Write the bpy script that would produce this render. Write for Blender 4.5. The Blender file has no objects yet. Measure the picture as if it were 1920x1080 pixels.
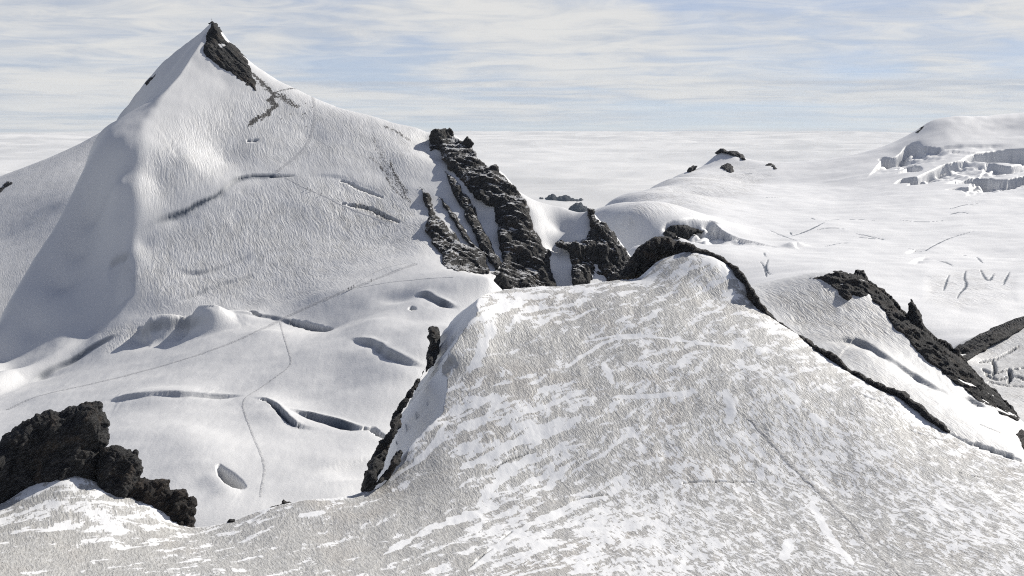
import bpy, bmesh, math, random
import numpy as np
from mathutils import Vector, noise as mnoise

random.seed(7)
SC = bpy.context.scene
COL = SC.collection

# ------------------------------------------------------------------ camera
FPX = 50.0 / 36.0 * 1920.0            # focal length in photo pixels
EYE_ROW = 190.0                       # photo row of the true eye level
PITCH = math.atan((540.0 - EYE_ROW) / FPX)
cam = bpy.data.cameras.new('camera')
cam.lens = 50.0
cam.sensor_width = 36.0
cam.clip_start = 1.0
cam.clip_end = 600000.0
cam_o = bpy.data.objects.new('camera', cam)
COL.objects.link(cam_o)
cam_o.location = (0, 0, 0)
cam_o.rotation_euler = (math.pi / 2 - PITCH, 0, 0)
SC.camera = cam_o

# ------------------------------------------------------------------ sky and sun
SUN_AZ = math.radians(46.0)           # to the right of the view direction (+Y)
SUN_EL = math.radians(34.5)
SKY_STRENGTH = 0.085
SUN_STRENGTH = 4.7
SC.view_settings.view_transform = 'Standard'
SC.view_settings.look = 'None'
SC.view_settings.exposure = 0.13
SC.view_settings.gamma = 1.0
SC.view_settings.use_curve_mapping = False
SC.cycles.use_denoising = False
SC.cycles.filter_width = 1.1
SC.cycles.max_bounces = 6
SC.cycles.diffuse_bounces = 4
SC.cycles.volume_bounces = 0


class NT:
    """small helper to write node trees"""
    def __init__(self, tree):
        self.t = tree
        self.n = tree.nodes
        self.l = tree.links

    def new(self, kind, **kw):
        nd = self.n.new(kind)
        ins = kw.pop('ins', {})
        for k, v in kw.items():
            setattr(nd, k, v)
        for k, v in ins.items():
            self.set(nd.inputs[k], v)
        return nd

    def set(self, sock, v):
        if hasattr(v, 'links') or isinstance(v, bpy.types.NodeSocket):
            self.l.new(v, sock)
        else:
            sock.default_value = v

    def math(self, op, a, b=None, c=None, clamp=False):
        nd = self.n.new('ShaderNodeMath')
        nd.operation = op
        nd.use_clamp = clamp
        self.set(nd.inputs[0], a)
        if b is not None:
            self.set(nd.inputs[1], b)
        if c is not None:
            self.set(nd.inputs[2], c)
        return nd.outputs[0]

    def ramp(self, fac, lo, hi, smooth=True):
        nd = self.n.new('ShaderNodeMapRange')
        nd.interpolation_type = 'SMOOTHSTEP' if smooth else 'LINEAR'
        nd.clamp = True
        self.set(nd.inputs['Value'], fac)
        self.set(nd.inputs['From Min'], lo)
        self.set(nd.inputs['From Max'], hi)
        return nd.outputs[0]

    def mix(self, fac, a, b, blend='MIX'):
        nd = self.n.new('ShaderNodeMix')
        nd.data_type = 'RGBA'
        nd.blend_type = blend
        self.set(nd.inputs[0], fac)
        self.set(nd.inputs[6], a)
        self.set(nd.inputs[7], b)
        return nd.outputs[2]

    def noise(self, vec, scale, detail=3.0, rough=0.55, dist=0.0):
        nd = self.n.new('ShaderNodeTexNoise')
        self.set(nd.inputs['Vector'], vec)
        nd.inputs['Scale'].default_value = scale
        nd.inputs['Detail'].default_value = detail
        nd.inputs['Roughness'].default_value = rough
        nd.inputs['Distortion'].default_value = dist
        return nd.outputs['Fac']

    def mapping(self, vec, rot=(0, 0, 0), scale=(1, 1, 1), loc=(0, 0, 0)):
        nd = self.n.new('ShaderNodeMapping')
        self.set(nd.inputs['Vector'], vec)
        nd.inputs['Rotation'].default_value = rot
        nd.inputs['Scale'].default_value = scale
        nd.inputs['Location'].default_value = loc
        return nd.outputs[0]

    def aniso(self, vec, ang, across, along):
        """coordinates turned so that Y runs along a plan direction 'ang' degrees clockwise of +Y; unit = wavelength"""
        return self.mapping(self.mapping(vec, rot=(0, 0, math.radians(ang))), scale=(1.0 / across, 1.0 / along, 0.0))


def rgb(r, g, b):
    return (r, g, b, 1.0)


world = bpy.data.worlds.new('World')
SC.world = world
world.use_nodes = True
wt = NT(world.node_tree)
for nd in list(wt.n):
    wt.n.remove(nd)
sky = wt.new('ShaderNodeTexSky')
sky.sky_type = 'NISHITA'
sky.sun_disc = False
sky.sun_elevation = SUN_EL
sky.sun_rotation = SUN_AZ
sky.altitude = 4300.0
sky.air_density = 1.0
sky.dust_density = 0.6
sky.ozone_density = 1.0
wc = wt.new('ShaderNodeTexCoord')
sep = wt.new('ShaderNodeSeparateXYZ')
wt.l.new(wc.outputs['Generated'], sep.inputs[0])
# from this height the true horizon lies about 1.2 degrees below eye level
lift = wt.new('ShaderNodeVectorMath', operation='ADD')
wt.l.new(wc.outputs['Generated'], lift.inputs[0])
lift.inputs[1].default_value = (0, 0, 0.035)
wt.l.new(lift.outputs[0], sky.inputs['Vector'])
zc = wt.math('MAXIMUM', sep.outputs['Z'], -0.03)
# thin cloud layers: features flatten towards the horizon
az_ = wt.math('ARCTAN2', sep.outputs['X'], sep.outputs['Y'])
zl = wt.math('LOGARITHM', wt.math('ADD', zc, 0.045), 2.718)
comb = wt.new('ShaderNodeCombineXYZ')
wt.l.new(wt.math('MULTIPLY', az_, 5.0), comb.inputs[0])
wt.l.new(wt.math('MULTIPLY', zl, 2.2), comb.inputs[1])
cv = comb.outputs[0]
n1 = wt.noise(wt.mapping(cv, rot=(0, 0, 0.15)), 0.85, 7.0, 0.5, 0.7)
n2 = wt.noise(wt.mapping(cv, scale=(0.22, 1.7, 1), loc=(3.1, 1.7, 0)), 1.5, 3.0, 0.5, 0.25)
n3 = wt.noise(wt.mapping(cv, scale=(1, 1.6, 1), loc=(7.3, 4.2, 0)), 3.2, 6.0, 0.6, 0.8)
cover = wt.math('ADD', wt.math('MULTIPLY', n1, 0.66), wt.math('MULTIPLY', n2, 0.18))
cover = wt.math('ADD', cover, wt.math('MULTIPLY', n3, 0.16))
cover = wt.ramp(cover, 0.36, 0.57)
cover = wt.math('ADD', 0.46, wt.math('MULTIPLY', cover, 0.48))
# a low bank of cloud with a level top edge
edge = wt.math('ADD', 0.0138, wt.math('MULTIPLY', wt.math('SUBTRACT', n3, 0.5), 0.004))
d_ = wt.math('SUBTRACT', zc, edge)
bank = wt.math('MULTIPLY', wt.ramp(d_, 0.0012, -0.0008), wt.ramp(d_, -0.016, 0.0))
bank = wt.math('MULTIPLY', bank, wt.ramp(n2, 0.3, 0.6))
cover = wt.math('ADD', cover, wt.math('MULTIPLY', bank, 0.35), clamp=True)
# the sheet is thin: seen steeply it is almost clear, along the horizon it piles up
cover = wt.math('MULTIPLY', cover, wt.math('SUBTRACT', 1.0, wt.math('MULTIPLY', wt.ramp(zc, 0.06, 0.45), 0.85)))
skyc = wt.new('ShaderNodeVectorMath', operation='SCALE')
wt.l.new(sky.outputs[0], skyc.inputs[0])
skyc.inputs['Scale'].default_value = 1.0
K = 1.0 / SKY_STRENGTH
cloudc = wt.mix(wt.ramp(wt.math('ADD', wt.math('MULTIPLY', n3, 0.5), wt.math('MULTIPLY', n1, 0.5)), 0.36, 0.62), rgb(0.48 * K, 0.515 * K, 0.57 * K), rgb(0.72 * K, 0.71 * K, 0.685 * K))
skymix = wt.mix(cover, wt.mix(1.0, skyc.outputs[0], rgb(1.0, 0.91, 0.97), 'MULTIPLY'), cloudc)
bg = wt.new('ShaderNodeBackground', ins={'Color': skymix, 'Strength': SKY_STRENGTH})
wo = wt.new('ShaderNodeOutputWorld')
wt.l.new(bg.outputs[0], wo.inputs['Surface'])

sun = bpy.data.lights.new('sun', 'SUN')
sun.energy = SUN_STRENGTH
sun.angle = math.radians(0.53)
sun.color = (1.0, 0.955, 0.88)
sun_o = bpy.data.objects.new('sun', sun)
COL.objects.link(sun_o)
sdir = Vector((math.sin(SUN_AZ) * math.cos(SUN_EL), math.cos(SUN_AZ) * math.cos(SUN_EL), math.sin(SUN_EL)))
sun_o.rotation_euler = sdir.to_track_quat('Z', 'Y').to_euler()
sun_o.location = sdir * 3000


# ------------------------------------------------------------------ pixel <-> world
def ray(u, v):
    u = np.asarray(u, float)
    v = np.asarray(v, float)
    cx = (u - 960.0) / FPX
    cy = (540.0 - v) / FPX
    dx = cx
    dy = math.cos(PITCH) + cy * math.sin(PITCH)
    dz = -math.sin(PITCH) + cy * math.cos(PITCH)
    h = np.hypot(dx, dy)
    return np.arctan2(dx, dy), dz / h


def P(u, v, d):
    az, s = ray(u, v)
    return np.stack([d * np.sin(az), d * np.cos(az), d * s], -1)


def proj(p):
    x, y, z = p[..., 0], p[..., 1], p[..., 2]
    f = y * math.cos(PITCH) - z * math.sin(PITCH)
    up = y * math.sin(PITCH) + z * math.cos(PITCH)
    return 960 + FPX * x / f, 540 - FPX * up / f


# ------------------------------------------------------------------ numpy noise
def _hash(ix, iy, iz, seed):
    h = (ix * 374761393 + iy * 668265263 + iz * 2147483647 + seed * 1274126177) & 0xFFFFFFFF
    h = ((h ^ (h >> 13)) * 1274126177) & 0xFFFFFFFF
    h = h ^ (h >> 16)
    return h


def gnoise(p, seed=0):
    p = np.asarray(p, float)
    i = np.floor(p).astype(np.int64)
    f = p - i
    w = f * f * f * (f * (f * 6 - 15) + 10)
    out = np.zeros(p.shape[:-1])
    for a in (0, 1):
        for b in (0, 1):
            for c in (0, 1):
                h = _hash(i[..., 0] + a, i[..., 1] + b, i[..., 2] + c, seed)
                gx = (h & 1023) / 511.5 - 1
                gy = ((h >> 10) & 1023) / 511.5 - 1
                gz = ((h >> 20) & 1023) / 511.5 - 1
                d = gx * (f[..., 0] - a) + gy * (f[..., 1] - b) + gz * (f[..., 2] - c)
                wx = w[..., 0] if a else 1 - w[..., 0]
                wy = w[..., 1] if b else 1 - w[..., 1]
                wz = w[..., 2] if c else 1 - w[..., 2]
                out += d * wx * wy * wz
    return out


def fbm(p, octaves=4, seed=0, rough=0.5, ridged=False):
    p = np.asarray(p, float)
    out = np.zeros(p.shape[:-1])
    a = 1.0
    for k in range(octaves):
        n = gnoise(p * (2.03 ** k), seed + 17 * k)
        out += a * ((0.5 - np.abs(n)) * 1.4 if ridged else n)
        a *= rough
    return out


def sstep(a, b, x):
    t = np.clip((x - a) / (b - a), 0, 1)
    return t * t * (3 - 2 * t)


# ------------------------------------------------------------------ height fields
def rbf(ctrl, x, y, c=8.0):
    """multiquadric surface through control points [[x,y,z],...]"""
    ctrl = np.asarray(ctrl, float)
    n = len(ctrl)
    S = 100.0
    X = ctrl[:, 0] / S
    Y = ctrl[:, 1] / S
    cc = c / S
    A = np.sqrt((X[:, None] - X[None]) ** 2 + (Y[:, None] - Y[None]) ** 2 + cc * cc)
    A = A - np.eye(n) * 1e-4
    Pm = np.stack([np.ones(n), X, Y], 1)
    M = np.block([[A, Pm], [Pm.T, np.zeros((3, 3))]])
    w = np.linalg.solve(M, np.concatenate([ctrl[:, 2], np.zeros(3)]))
    xf = x.ravel() / S
    yf = y.ravel() / S
    out = np.empty(xf.size)
    for a in range(0, xf.size, 20000):
        sl = slice(a, a + 20000)
        ph = np.sqrt((xf[sl, None] - X) ** 2 + (yf[sl, None] - Y) ** 2 + cc * cc)
        out[sl] = ph @ w[:n] + w[n] + w[n + 1] * xf[sl] + w[n + 2] * yf[sl]
    return out.reshape(x.shape)


class HF:
    """terrain sheet on a fan-shaped grid (finer near, coarser far)"""
    def __init__(self, u0, u1, nu, dists, ctrl, c=8.0):
        self.az = np.linspace(math.atan((u0 - 960) / FPX), math.atan((u1 - 960) / FPX), nu)
        self.d = np.asarray(dists, float)
        D, A = np.meshgrid(self.d, self.az, indexing='ij')
        self.X = D * np.sin(A)
        self.Y = D * np.cos(A)
        self.D = D
        self.Z = rbf(ctrl, self.X, self.Y, c)
        self.att = {}

    def pts(self):
        return np.stack([self.X, self.Y, self.Z], -1)

    def attr(self, name):
        if name not in self.att:
            self.att[name] = np.zeros_like(self.Z)
        return self.att[name]

    def height(self, x, y):
        """bilinear sample of the sheet"""
        x = np.asarray(x, float)
        y = np.asarray(y, float)
        d = np.hypot(x, y)
        a = np.arctan2(x, y)
        fi = np.clip(np.interp(d, self.d, np.arange(len(self.d))), 0, len(self.d) - 1.001)
        fj = np.clip((a - self.az[0]) / (self.az[1] - self.az[0]), 0, len(self.az) - 1.001)
        i = fi.astype(int)
        j = fj.astype(int)
        fi -= i
        fj -= j
        Z = self.Z
        return (Z[i, j] * (1 - fi) * (1 - fj) + Z[i + 1, j] * fi * (1 - fj) + Z[i, j + 1] * (1 - fi) * fj + Z[i + 1, j + 1] * fi * fj)

    def hit(self, u, v, dmin=0):
        """first point of the sheet under a photo pixel; returns horizontal distance"""
        az, s = ray(u, v)
        az = np.atleast_1d(az)
        s = np.atleast_1d(s)
        out = np.empty(len(az))
        fj = np.clip((az - self.az[0]) / (self.az[1] - self.az[0]), 0, len(self.az) - 1.001)
        for k in range(len(az)):
            j = int(fj[k])
            t = fj[k] - j
            sl = (self.Z[:, j] * (1 - t) + self.Z[:, j + 1] * t) / self.d
            sl = np.where(self.d < dmin, -9, sl)
            ok = np.nonzero(sl >= s[k])[0]
            if len(ok) == 0:
                i = int(np.argmax(sl))
                out[k] = self.d[i]
            elif ok[0] == 0 or self.d[max(ok[0] - 1, 0)] < dmin:
                out[k] = self.d[ok[0]]
            else:
                i = ok[0]
                f = (s[k] - sl[i - 1]) / max(sl[i] - sl[i - 1], 1e-9)
                out[k] = self.d[i - 1] + f * (self.d[i] - self.d[i - 1])
        return out

    def drape(self, px, step=3.0, dmin=0):
        """photo polyline -> plan points on the sheet"""
        px = densify(px, step)
        d = self.hit(px[:, 0], px[:, 1], dmin)
        az, _ = ray(px[:, 0], px[:, 1])
        return np.stack([d * np.sin(az), d * np.cos(az)], -1)

    def near(self, line, margin):
        """distance, side (+ = beyond/left of line direction), 0..1 position, index mask"""
        x0, y0 = line.min(0) - margin
        x1, y1 = line.max(0) + margin
        m = (self.X > x0) & (self.X < x1) & (self.Y > y0) & (self.Y < y1)
        idx = np.nonzero(m)
        px = self.X[idx]
        py = self.Y[idx]
        best = np.full(px.shape, 1e9)
        side = np.zeros(px.shape)
        tt = np.zeros(px.shape)
        seg = np.hypot(*(line[1:] - line[:-1]).T)
        cum = np.concatenate([[0], np.cumsum(seg)])
        L = cum[-1]
        for k in range(len(line) - 1):
            a = line[k]
            b = line[k + 1]
            e = b - a
            l2 = max(e @ e, 1e-9)
            t = np.clip(((px - a[0]) * e[0] + (py - a[1]) * e[1]) / l2, 0, 1)
            qx = a[0] + t * e[0] - px
            qy = a[1] + t * e[1] - py
            dd = qx * qx + qy * qy
            better = dd < best
            best = np.where(better, dd, best)
            cr = -(e[0] * qy - e[1] * qx) * -1
            side = np.where(better, np.sign(e[0] * (py - a[1]) - e[1] * (px - a[0])), side)
            tt = np.where(better, (cum[k] + t * seg[k]) / L, tt)
        return np.sqrt(best), side, tt, idx

    def cut(self, line3, profile):
        """everything outside the crest line (beyond it) falls away by profile(dist, v) below the crest height; keeps the edge crisp"""
        line = line3[:, :2]
        poly = np.vstack([line, [[line[-1, 0] + 40, 0], [line[0, 0] - 40, 0]]])
        q = np.stack([self.X.ravel(), self.Y.ravel()], -1)
        out = ~inside(q, poly)
        q = q[out]
        best = np.full(len(q), 1e18)
        zz = np.zeros(len(q))
        tt = np.zeros(len(q))
        n = len(line)
        for k in range(n - 1):
            a, b = line[k], line[k + 1]
            e = b - a
            t = np.clip(((q - a) @ e) / max(e @ e, 1e-9), 0, 1)
            dd = ((a + t[:, None] * e - q) ** 2).sum(1)
            m = dd < best
            best[m] = dd[m]
            zz[m] = (line3[k, 2] + t * (line3[k + 1, 2] - line3[k, 2]))[m]
            tt[m] = (k + t)[m]
        z = self.Z.ravel()
        z[out] = zz - profile(np.sqrt(best), tt)
        self.Z = z.reshape(self.Z.shape)
        self.outside = out.reshape(self.Z.shape)

    def crack(self, px, width=1.2, depth=5.0, attr='crack', ends=0.12, wob=0.5, dmin=0, lip=0.0):
        """open crevasse along a photo line (metres in plan)"""
        line = self.drape(px, 4.0, dmin)
        dist, side, t, idx = self.near(line, width * 2 + 8)
        p3 = np.stack([self.X[idx] * .35, self.Y[idx] * .35, 0 * self.X[idx]], -1)
        w = width * (1 + wob * 2 * gnoise(p3, 5)) * np.sqrt(np.clip(np.minimum(t, 1 - t) / ends, 0, 1))
        w = np.maximum(w, 1e-3)
        f = 1 - sstep(0.55, 1.0, dist / w)
        self.Z[idx] -= depth * f
        if lip:
            self.Z[idx] += lip * np.exp(-((dist - w) / (width * 1.5)) ** 2) * (w > .1)
        a = self.attr(attr)
        a[idx] = np.maximum(a[idx], f)  # mask for the crevasse shade painted by the snow colour

    def step(self, px, h=4.0, L=12.0, ends=0.15, dmin=0, dark=0.0, rise=0.0, flip=1, sharp=1.3):
        """scarp: ground on the camera side is lowered next to the line"""
        line = px if isinstance(px, tuple) is False and dmin == -1 else self.drape(px, 4.0, dmin)
        dist, side, t, idx = self.near(line, 4 * L)
        # side>0 is left of the line direction; lines are drawn left to right so left = beyond
        e = sstep(0, 1, np.clip(np.minimum(t, 1 - t) / max(ends, .28), 0, 1))
        p3 = np.stack([self.X[idx] * .06, self.Y[idx] * .06, 0 * self.X[idx]], -1)
        e = e * np.clip(1 + 1.1 * fbm(p3, 2, 15), .15, 1.8)
        nearside = side * flip < 0
        sd = np.where(nearside, dist, -dist)
        down = sstep(-sharp, sharp, sd) * np.exp(-np.maximum(sd, 0) / L) * (1 - sstep(2.5, 4, dist / L))
        self.Z[idx] -= h * e * down
        if rise:
            self.Z[idx] += rise * e * np.exp(-(dist / L) ** 2) * np.where(nearside, 0, 1)
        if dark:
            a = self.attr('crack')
            a[idx] = np.maximum(a[idx], dark * e * np.exp(-(sd / (sharp * 1.2)) ** 2))  # shaded slit along the scarp, put into the colour

    def bump(self, px, h=3.0, w=8.0, ends=0.25, dmin=0, skew=1.0):
        line = self.drape(px, 4.0, dmin)
        dist, side, t, idx = self.near(line, 4 * w)
        e = sstep(0, 1, np.clip(np.minimum(t, 1 - t) / ends, 0, 1)) if ends else 1
        ww = np.where(side > 0, w * skew, w)
        self.Z[idx] += h * e * np.exp(-(dist / ww) ** 2)

    def pit(self, px, depth, r=None, dmin=0):
        """hollow whose rim is the photo outline px"""
        line = self.drape(list(px) + [px[0]], 4.0, dmin)
        dist, side, t, idx = self.near(line, 3)
        c = inside(np.stack([self.X[idx], self.Y[idx]], -1), line)
        f = sstep(0, r or 2.0, dist) * c
        self.Z[idx] -= depth * f
        return idx, f

    def paint(self, px, width, attr, amount=1.0, wob=0.5, ends=.1, dmin=0, freq=.3):
        line = self.drape(px, 4.0, dmin)
        dist, side, t, idx = self.near(line, width * 2)
        p3 = np.stack([self.X[idx] * freq, self.Y[idx] * freq, 0 * self.X[idx]], -1)
        w = width * (1 + wob * 2 * fbm(p3, 3, 9)) * np.sqrt(np.clip(np.minimum(t, 1 - t) / ends, 0.02, 1))
        f = 1 - sstep(0.4, 1.0, dist / np.maximum(w, 1e-3))
        a = self.attr(attr)
        a[idx] = np.maximum(a[idx], amount * f)

    def area(self, px, attr, amount=1.0, soft=20.0):
        """soft area given by a photo outline (softness in photo pixels), on the visible sheet"""
        U, V = proj(self.pts())
        x0, y0 = np.min(px, 0) - soft
        x1, y1 = np.max(px, 0) + soft
        m = (U > x0) & (U < x1) & (V > y0) & (V < y1)
        idx = np.nonzero(m)
        q = np.stack([U[idx], V[idx]], -1)
        sd = sdf(q, np.asarray(px, float))
        a = self.attr(attr)
        a[idx] = np.maximum(a[idx], amount * sstep(-soft, soft, sd))

    def mesh(self, name, mat, keep=None):
        nd, nu = self.Z.shape
        v = self.pts().reshape(-1, 3)
        i = np.arange(nd * nu).reshape(nd, nu)
        q = np.stack([i[:-1, :-1], i[:-1, 1:], i[1:, 1:], i[1:, :-1]], -1).reshape(-1, 4)
        o = mesh_np(name, v, q, mat, smooth=True)
        for k, a in self.att.items():
            at = o.data.attributes.new(k, 'FLOAT', 'POINT')
            at.data.foreach_set('value', a.ravel().astype(np.float32))
        return o


def densify(px, step=3.0):
    px = np.asarray(px, float)
    out = []
    for a, b in zip(px[:-1], px[1:]):
        n = max(1, int(math.ceil(np.hypot(*(b - a)) / step)))
        for k in range(n):
            out.append(a + (b - a) * k / n)
    out.append(px[-1])
    return np.array(out)


def smooth_line(px, n=6):
    """Catmull-Rom through photo points"""
    p = np.asarray(px, float)
    p = np.vstack([2 * p[0] - p[1], p, 2 * p[-1] - p[-2]])
    out = []
    for k in range(1, len(p) - 2):
        for t in np.arange(n) / n:
            a, b, c, d = p[k - 1], p[k], p[k + 1], p[k + 2]
            out.append(0.5 * (2 * b + (c - a) * t + (2 * a - 5 * b + 4 * c - d) * t * t + (3 * b - a - 3 * c + d) * t ** 3))
    out.append(p[-2])
    return np.array(out)


def inside(q, poly):
    x, y = q[:, 0], q[:, 1]
    c = np.zeros(len(q), bool)
    for a, b in zip(poly, np.roll(poly, -1, 0)):
        cond = (a[1] > y) != (b[1] > y)
        with np.errstate(divide='ignore', invalid='ignore'):
            xi = (b[0] - a[0]) * (y - a[1]) / (b[1] - a[1]) + a[0]
        c ^= cond & (x < xi)
    return c


def nearest(q, poly):
    best = np.full(len(q), 1e18)
    near = np.zeros_like(q)
    for a, b in zip(poly, np.roll(poly, -1, 0)):
        e = b - a
        l2 = max(e @ e, 1e-9)
        t = np.clip(((q - a) @ e) / l2, 0, 1)
        n = a + t[:, None] * e
        dd = ((n - q) ** 2).sum(1)
        m = dd < best
        best[m] = dd[m]
        near[m] = n[m]
    return np.sqrt(best), near


def sdf(q, poly):
    d, _ = nearest(q, poly)
    return np.where(inside(q, poly), d, -d)


def mesh_np(name, verts, faces, mat=None, smooth=False, parent=None):
    me = bpy.data.meshes.new(name)
    verts = np.ascontiguousarray(verts, np.float32)
    faces = np.ascontiguousarray(faces, np.int32)
    k = faces.shape[1]
    me.vertices.add(len(verts))
    me.vertices.foreach_set('co', verts.ravel())
    me.loops.add(faces.size)
    me.loops.foreach_set('vertex_index', faces.ravel())
    me.polygons.add(len(faces))
    me.polygons.foreach_set('loop_start', np.arange(0, faces.size, k, dtype=np.int32))
    me.polygons.foreach_set('use_smooth', np.full(len(faces), smooth))
    me.update(calc_edges=True)
    me.validate()
    o = bpy.data.objects.new(name, me)
    COL.objects.link(o)
    if mat:
        me.materials.append(mat)
    if parent:
        o.parent = parent
    return o


def tag(o, label=None, cat=None, group=None, kind=None):
    if label:
        o['label'] = label
    if cat:
        o['category'] = cat
    if group:
        o['group'] = group
    if kind:
        o['kind'] = kind
    return o


# ------------------------------------------------------------------ materials
def new_mat(name):
    m = bpy.data.materials.new(name)
    m.use_nodes = True
    t = NT(m.node_tree)
    for nd in list(t.n):
        t.n.remove(nd)
    out = t.new('ShaderNodeOutputMaterial')
    b = t.new('ShaderNodeBsdfPrincipled')
    t.l.new(b.outputs[0], out.inputs['Surface'])
    tc = t.new('ShaderNodeTexCoord')
    return m, t, b, tc.outputs['Object']


def attr_node(t, name):
    return t.new('ShaderNodeAttribute', attribute_name=name).outputs['Fac']


def bump(t, height, dist, strength=1.0, normal=None):
    b = t.new('ShaderNodeBump')
    t.set(b.inputs['Height'], height)
    b.inputs['Distance'].default_value = dist
    b.inputs['Strength'].default_value = strength
    if normal is not None:
        t.l.new(normal, b.inputs['Normal'])
    return b.outputs[0]


SNOW = rgb(0.80, 0.80, 0.795)
FIRN = rgb(0.50, 0.485, 0.455)
ICE_SHADE = rgb(0.09, 0.11, 0.14)  # ice tone darkened: the shade of crevasse depths is put into the colour


def snow_material(name, unit=1.0, rough_amt=1.0, firn=FIRN, snow=SNOW):
    """snow with wind crust and patches of old grey firn where the 'dirt' attribute says so"""
    m, t, b, pos = new_mat(name)
    dirt = attr_node(t, 'dirt')
    crack = attr_node(t, 'crack')
    tint = attr_node(t, 'tint')
    big = t.noise(pos, 0.045 / unit, 4.0, 0.6, 0.8)
    warpn = t.new('ShaderNodeTexNoise')
    t.l.new(pos, warpn.inputs['Vector'])
    warpn.inputs['Scale'].default_value = 0.05 / unit
    warpn.inputs['Detail'].default_value = 4.0
    wv = t.new('ShaderNodeVectorMath', operation='MULTIPLY_ADD')
    t.l.new(warpn.outputs['Color'], wv.inputs[0])
    wv.inputs[1].default_value = (7 * unit, 7 * unit, 3 * unit)
    t.l.new(pos, wv.inputs[2])
    cr = t.noise(t.aniso(wv.outputs[0], -20, 4.0 * unit, 12.0 * unit), 1.0, 5.0, 0.6, 0.4)
    st = t.noise(t.aniso(wv.outputs[0], -20, 1.1 * unit, 6.0 * unit), 1.0, 4.0, 0.6, 0.2)
    fine = t.noise(pos, 1.1 / unit, 4.0, 0.65)
    patch = t.math('ADD', t.math('MULTIPLY', cr, 0.55), t.math('MULTIPLY', st, 0.35))
    patch = t.math('ADD', patch, t.math('MULTIPLY', fine, 0.10))
    pm = t.ramp(t.math('ADD', patch, t.math('MULTIPLY', t.math('SUBTRACT', big, 0.5), 0.35)), 0.44, 0.60)
    dm = t.math('MULTIPLY', dirt, t.math('ADD', 0.12, t.math('MULTIPLY', pm, 0.88)))
    dm = t.math('ADD', dm, t.math('MULTIPLY', t.ramp(big, 0.45, 0.75), 0.06), clamp=True)
    col = t.mix(dm, snow, firn)
    grit = t.ramp(t.math('ADD', t.math('MULTIPLY', fine, .6), t.math('MULTIPLY', st, .4)), .60, .44)
    col = t.mix(t.ramp(t.math('ADD', tint, t.math('SUBTRACT', t.math('MULTIPLY', grit, .7), .7)), .02, .45), col, rgb(0.07, 0.066, 0.062))
    col = t.mix(crack, col, ICE_SHADE)
    t.l.new(col, b.inputs['Base Color'])
    b.inputs['Roughness'].default_value = 0.55
    b.inputs['Specular IOR Level'].default_value = 0.35
    h = t.math('ADD', t.math('MULTIPLY', t.math('MULTIPLY', t.math('ADD', patch, st), dirt), -1.0), t.math('MULTIPLY', fine, 0.14))
    t.l.new(bump(t, h, 0.9 * unit * rough_amt), b.inputs['Normal'])
    return m


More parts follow.
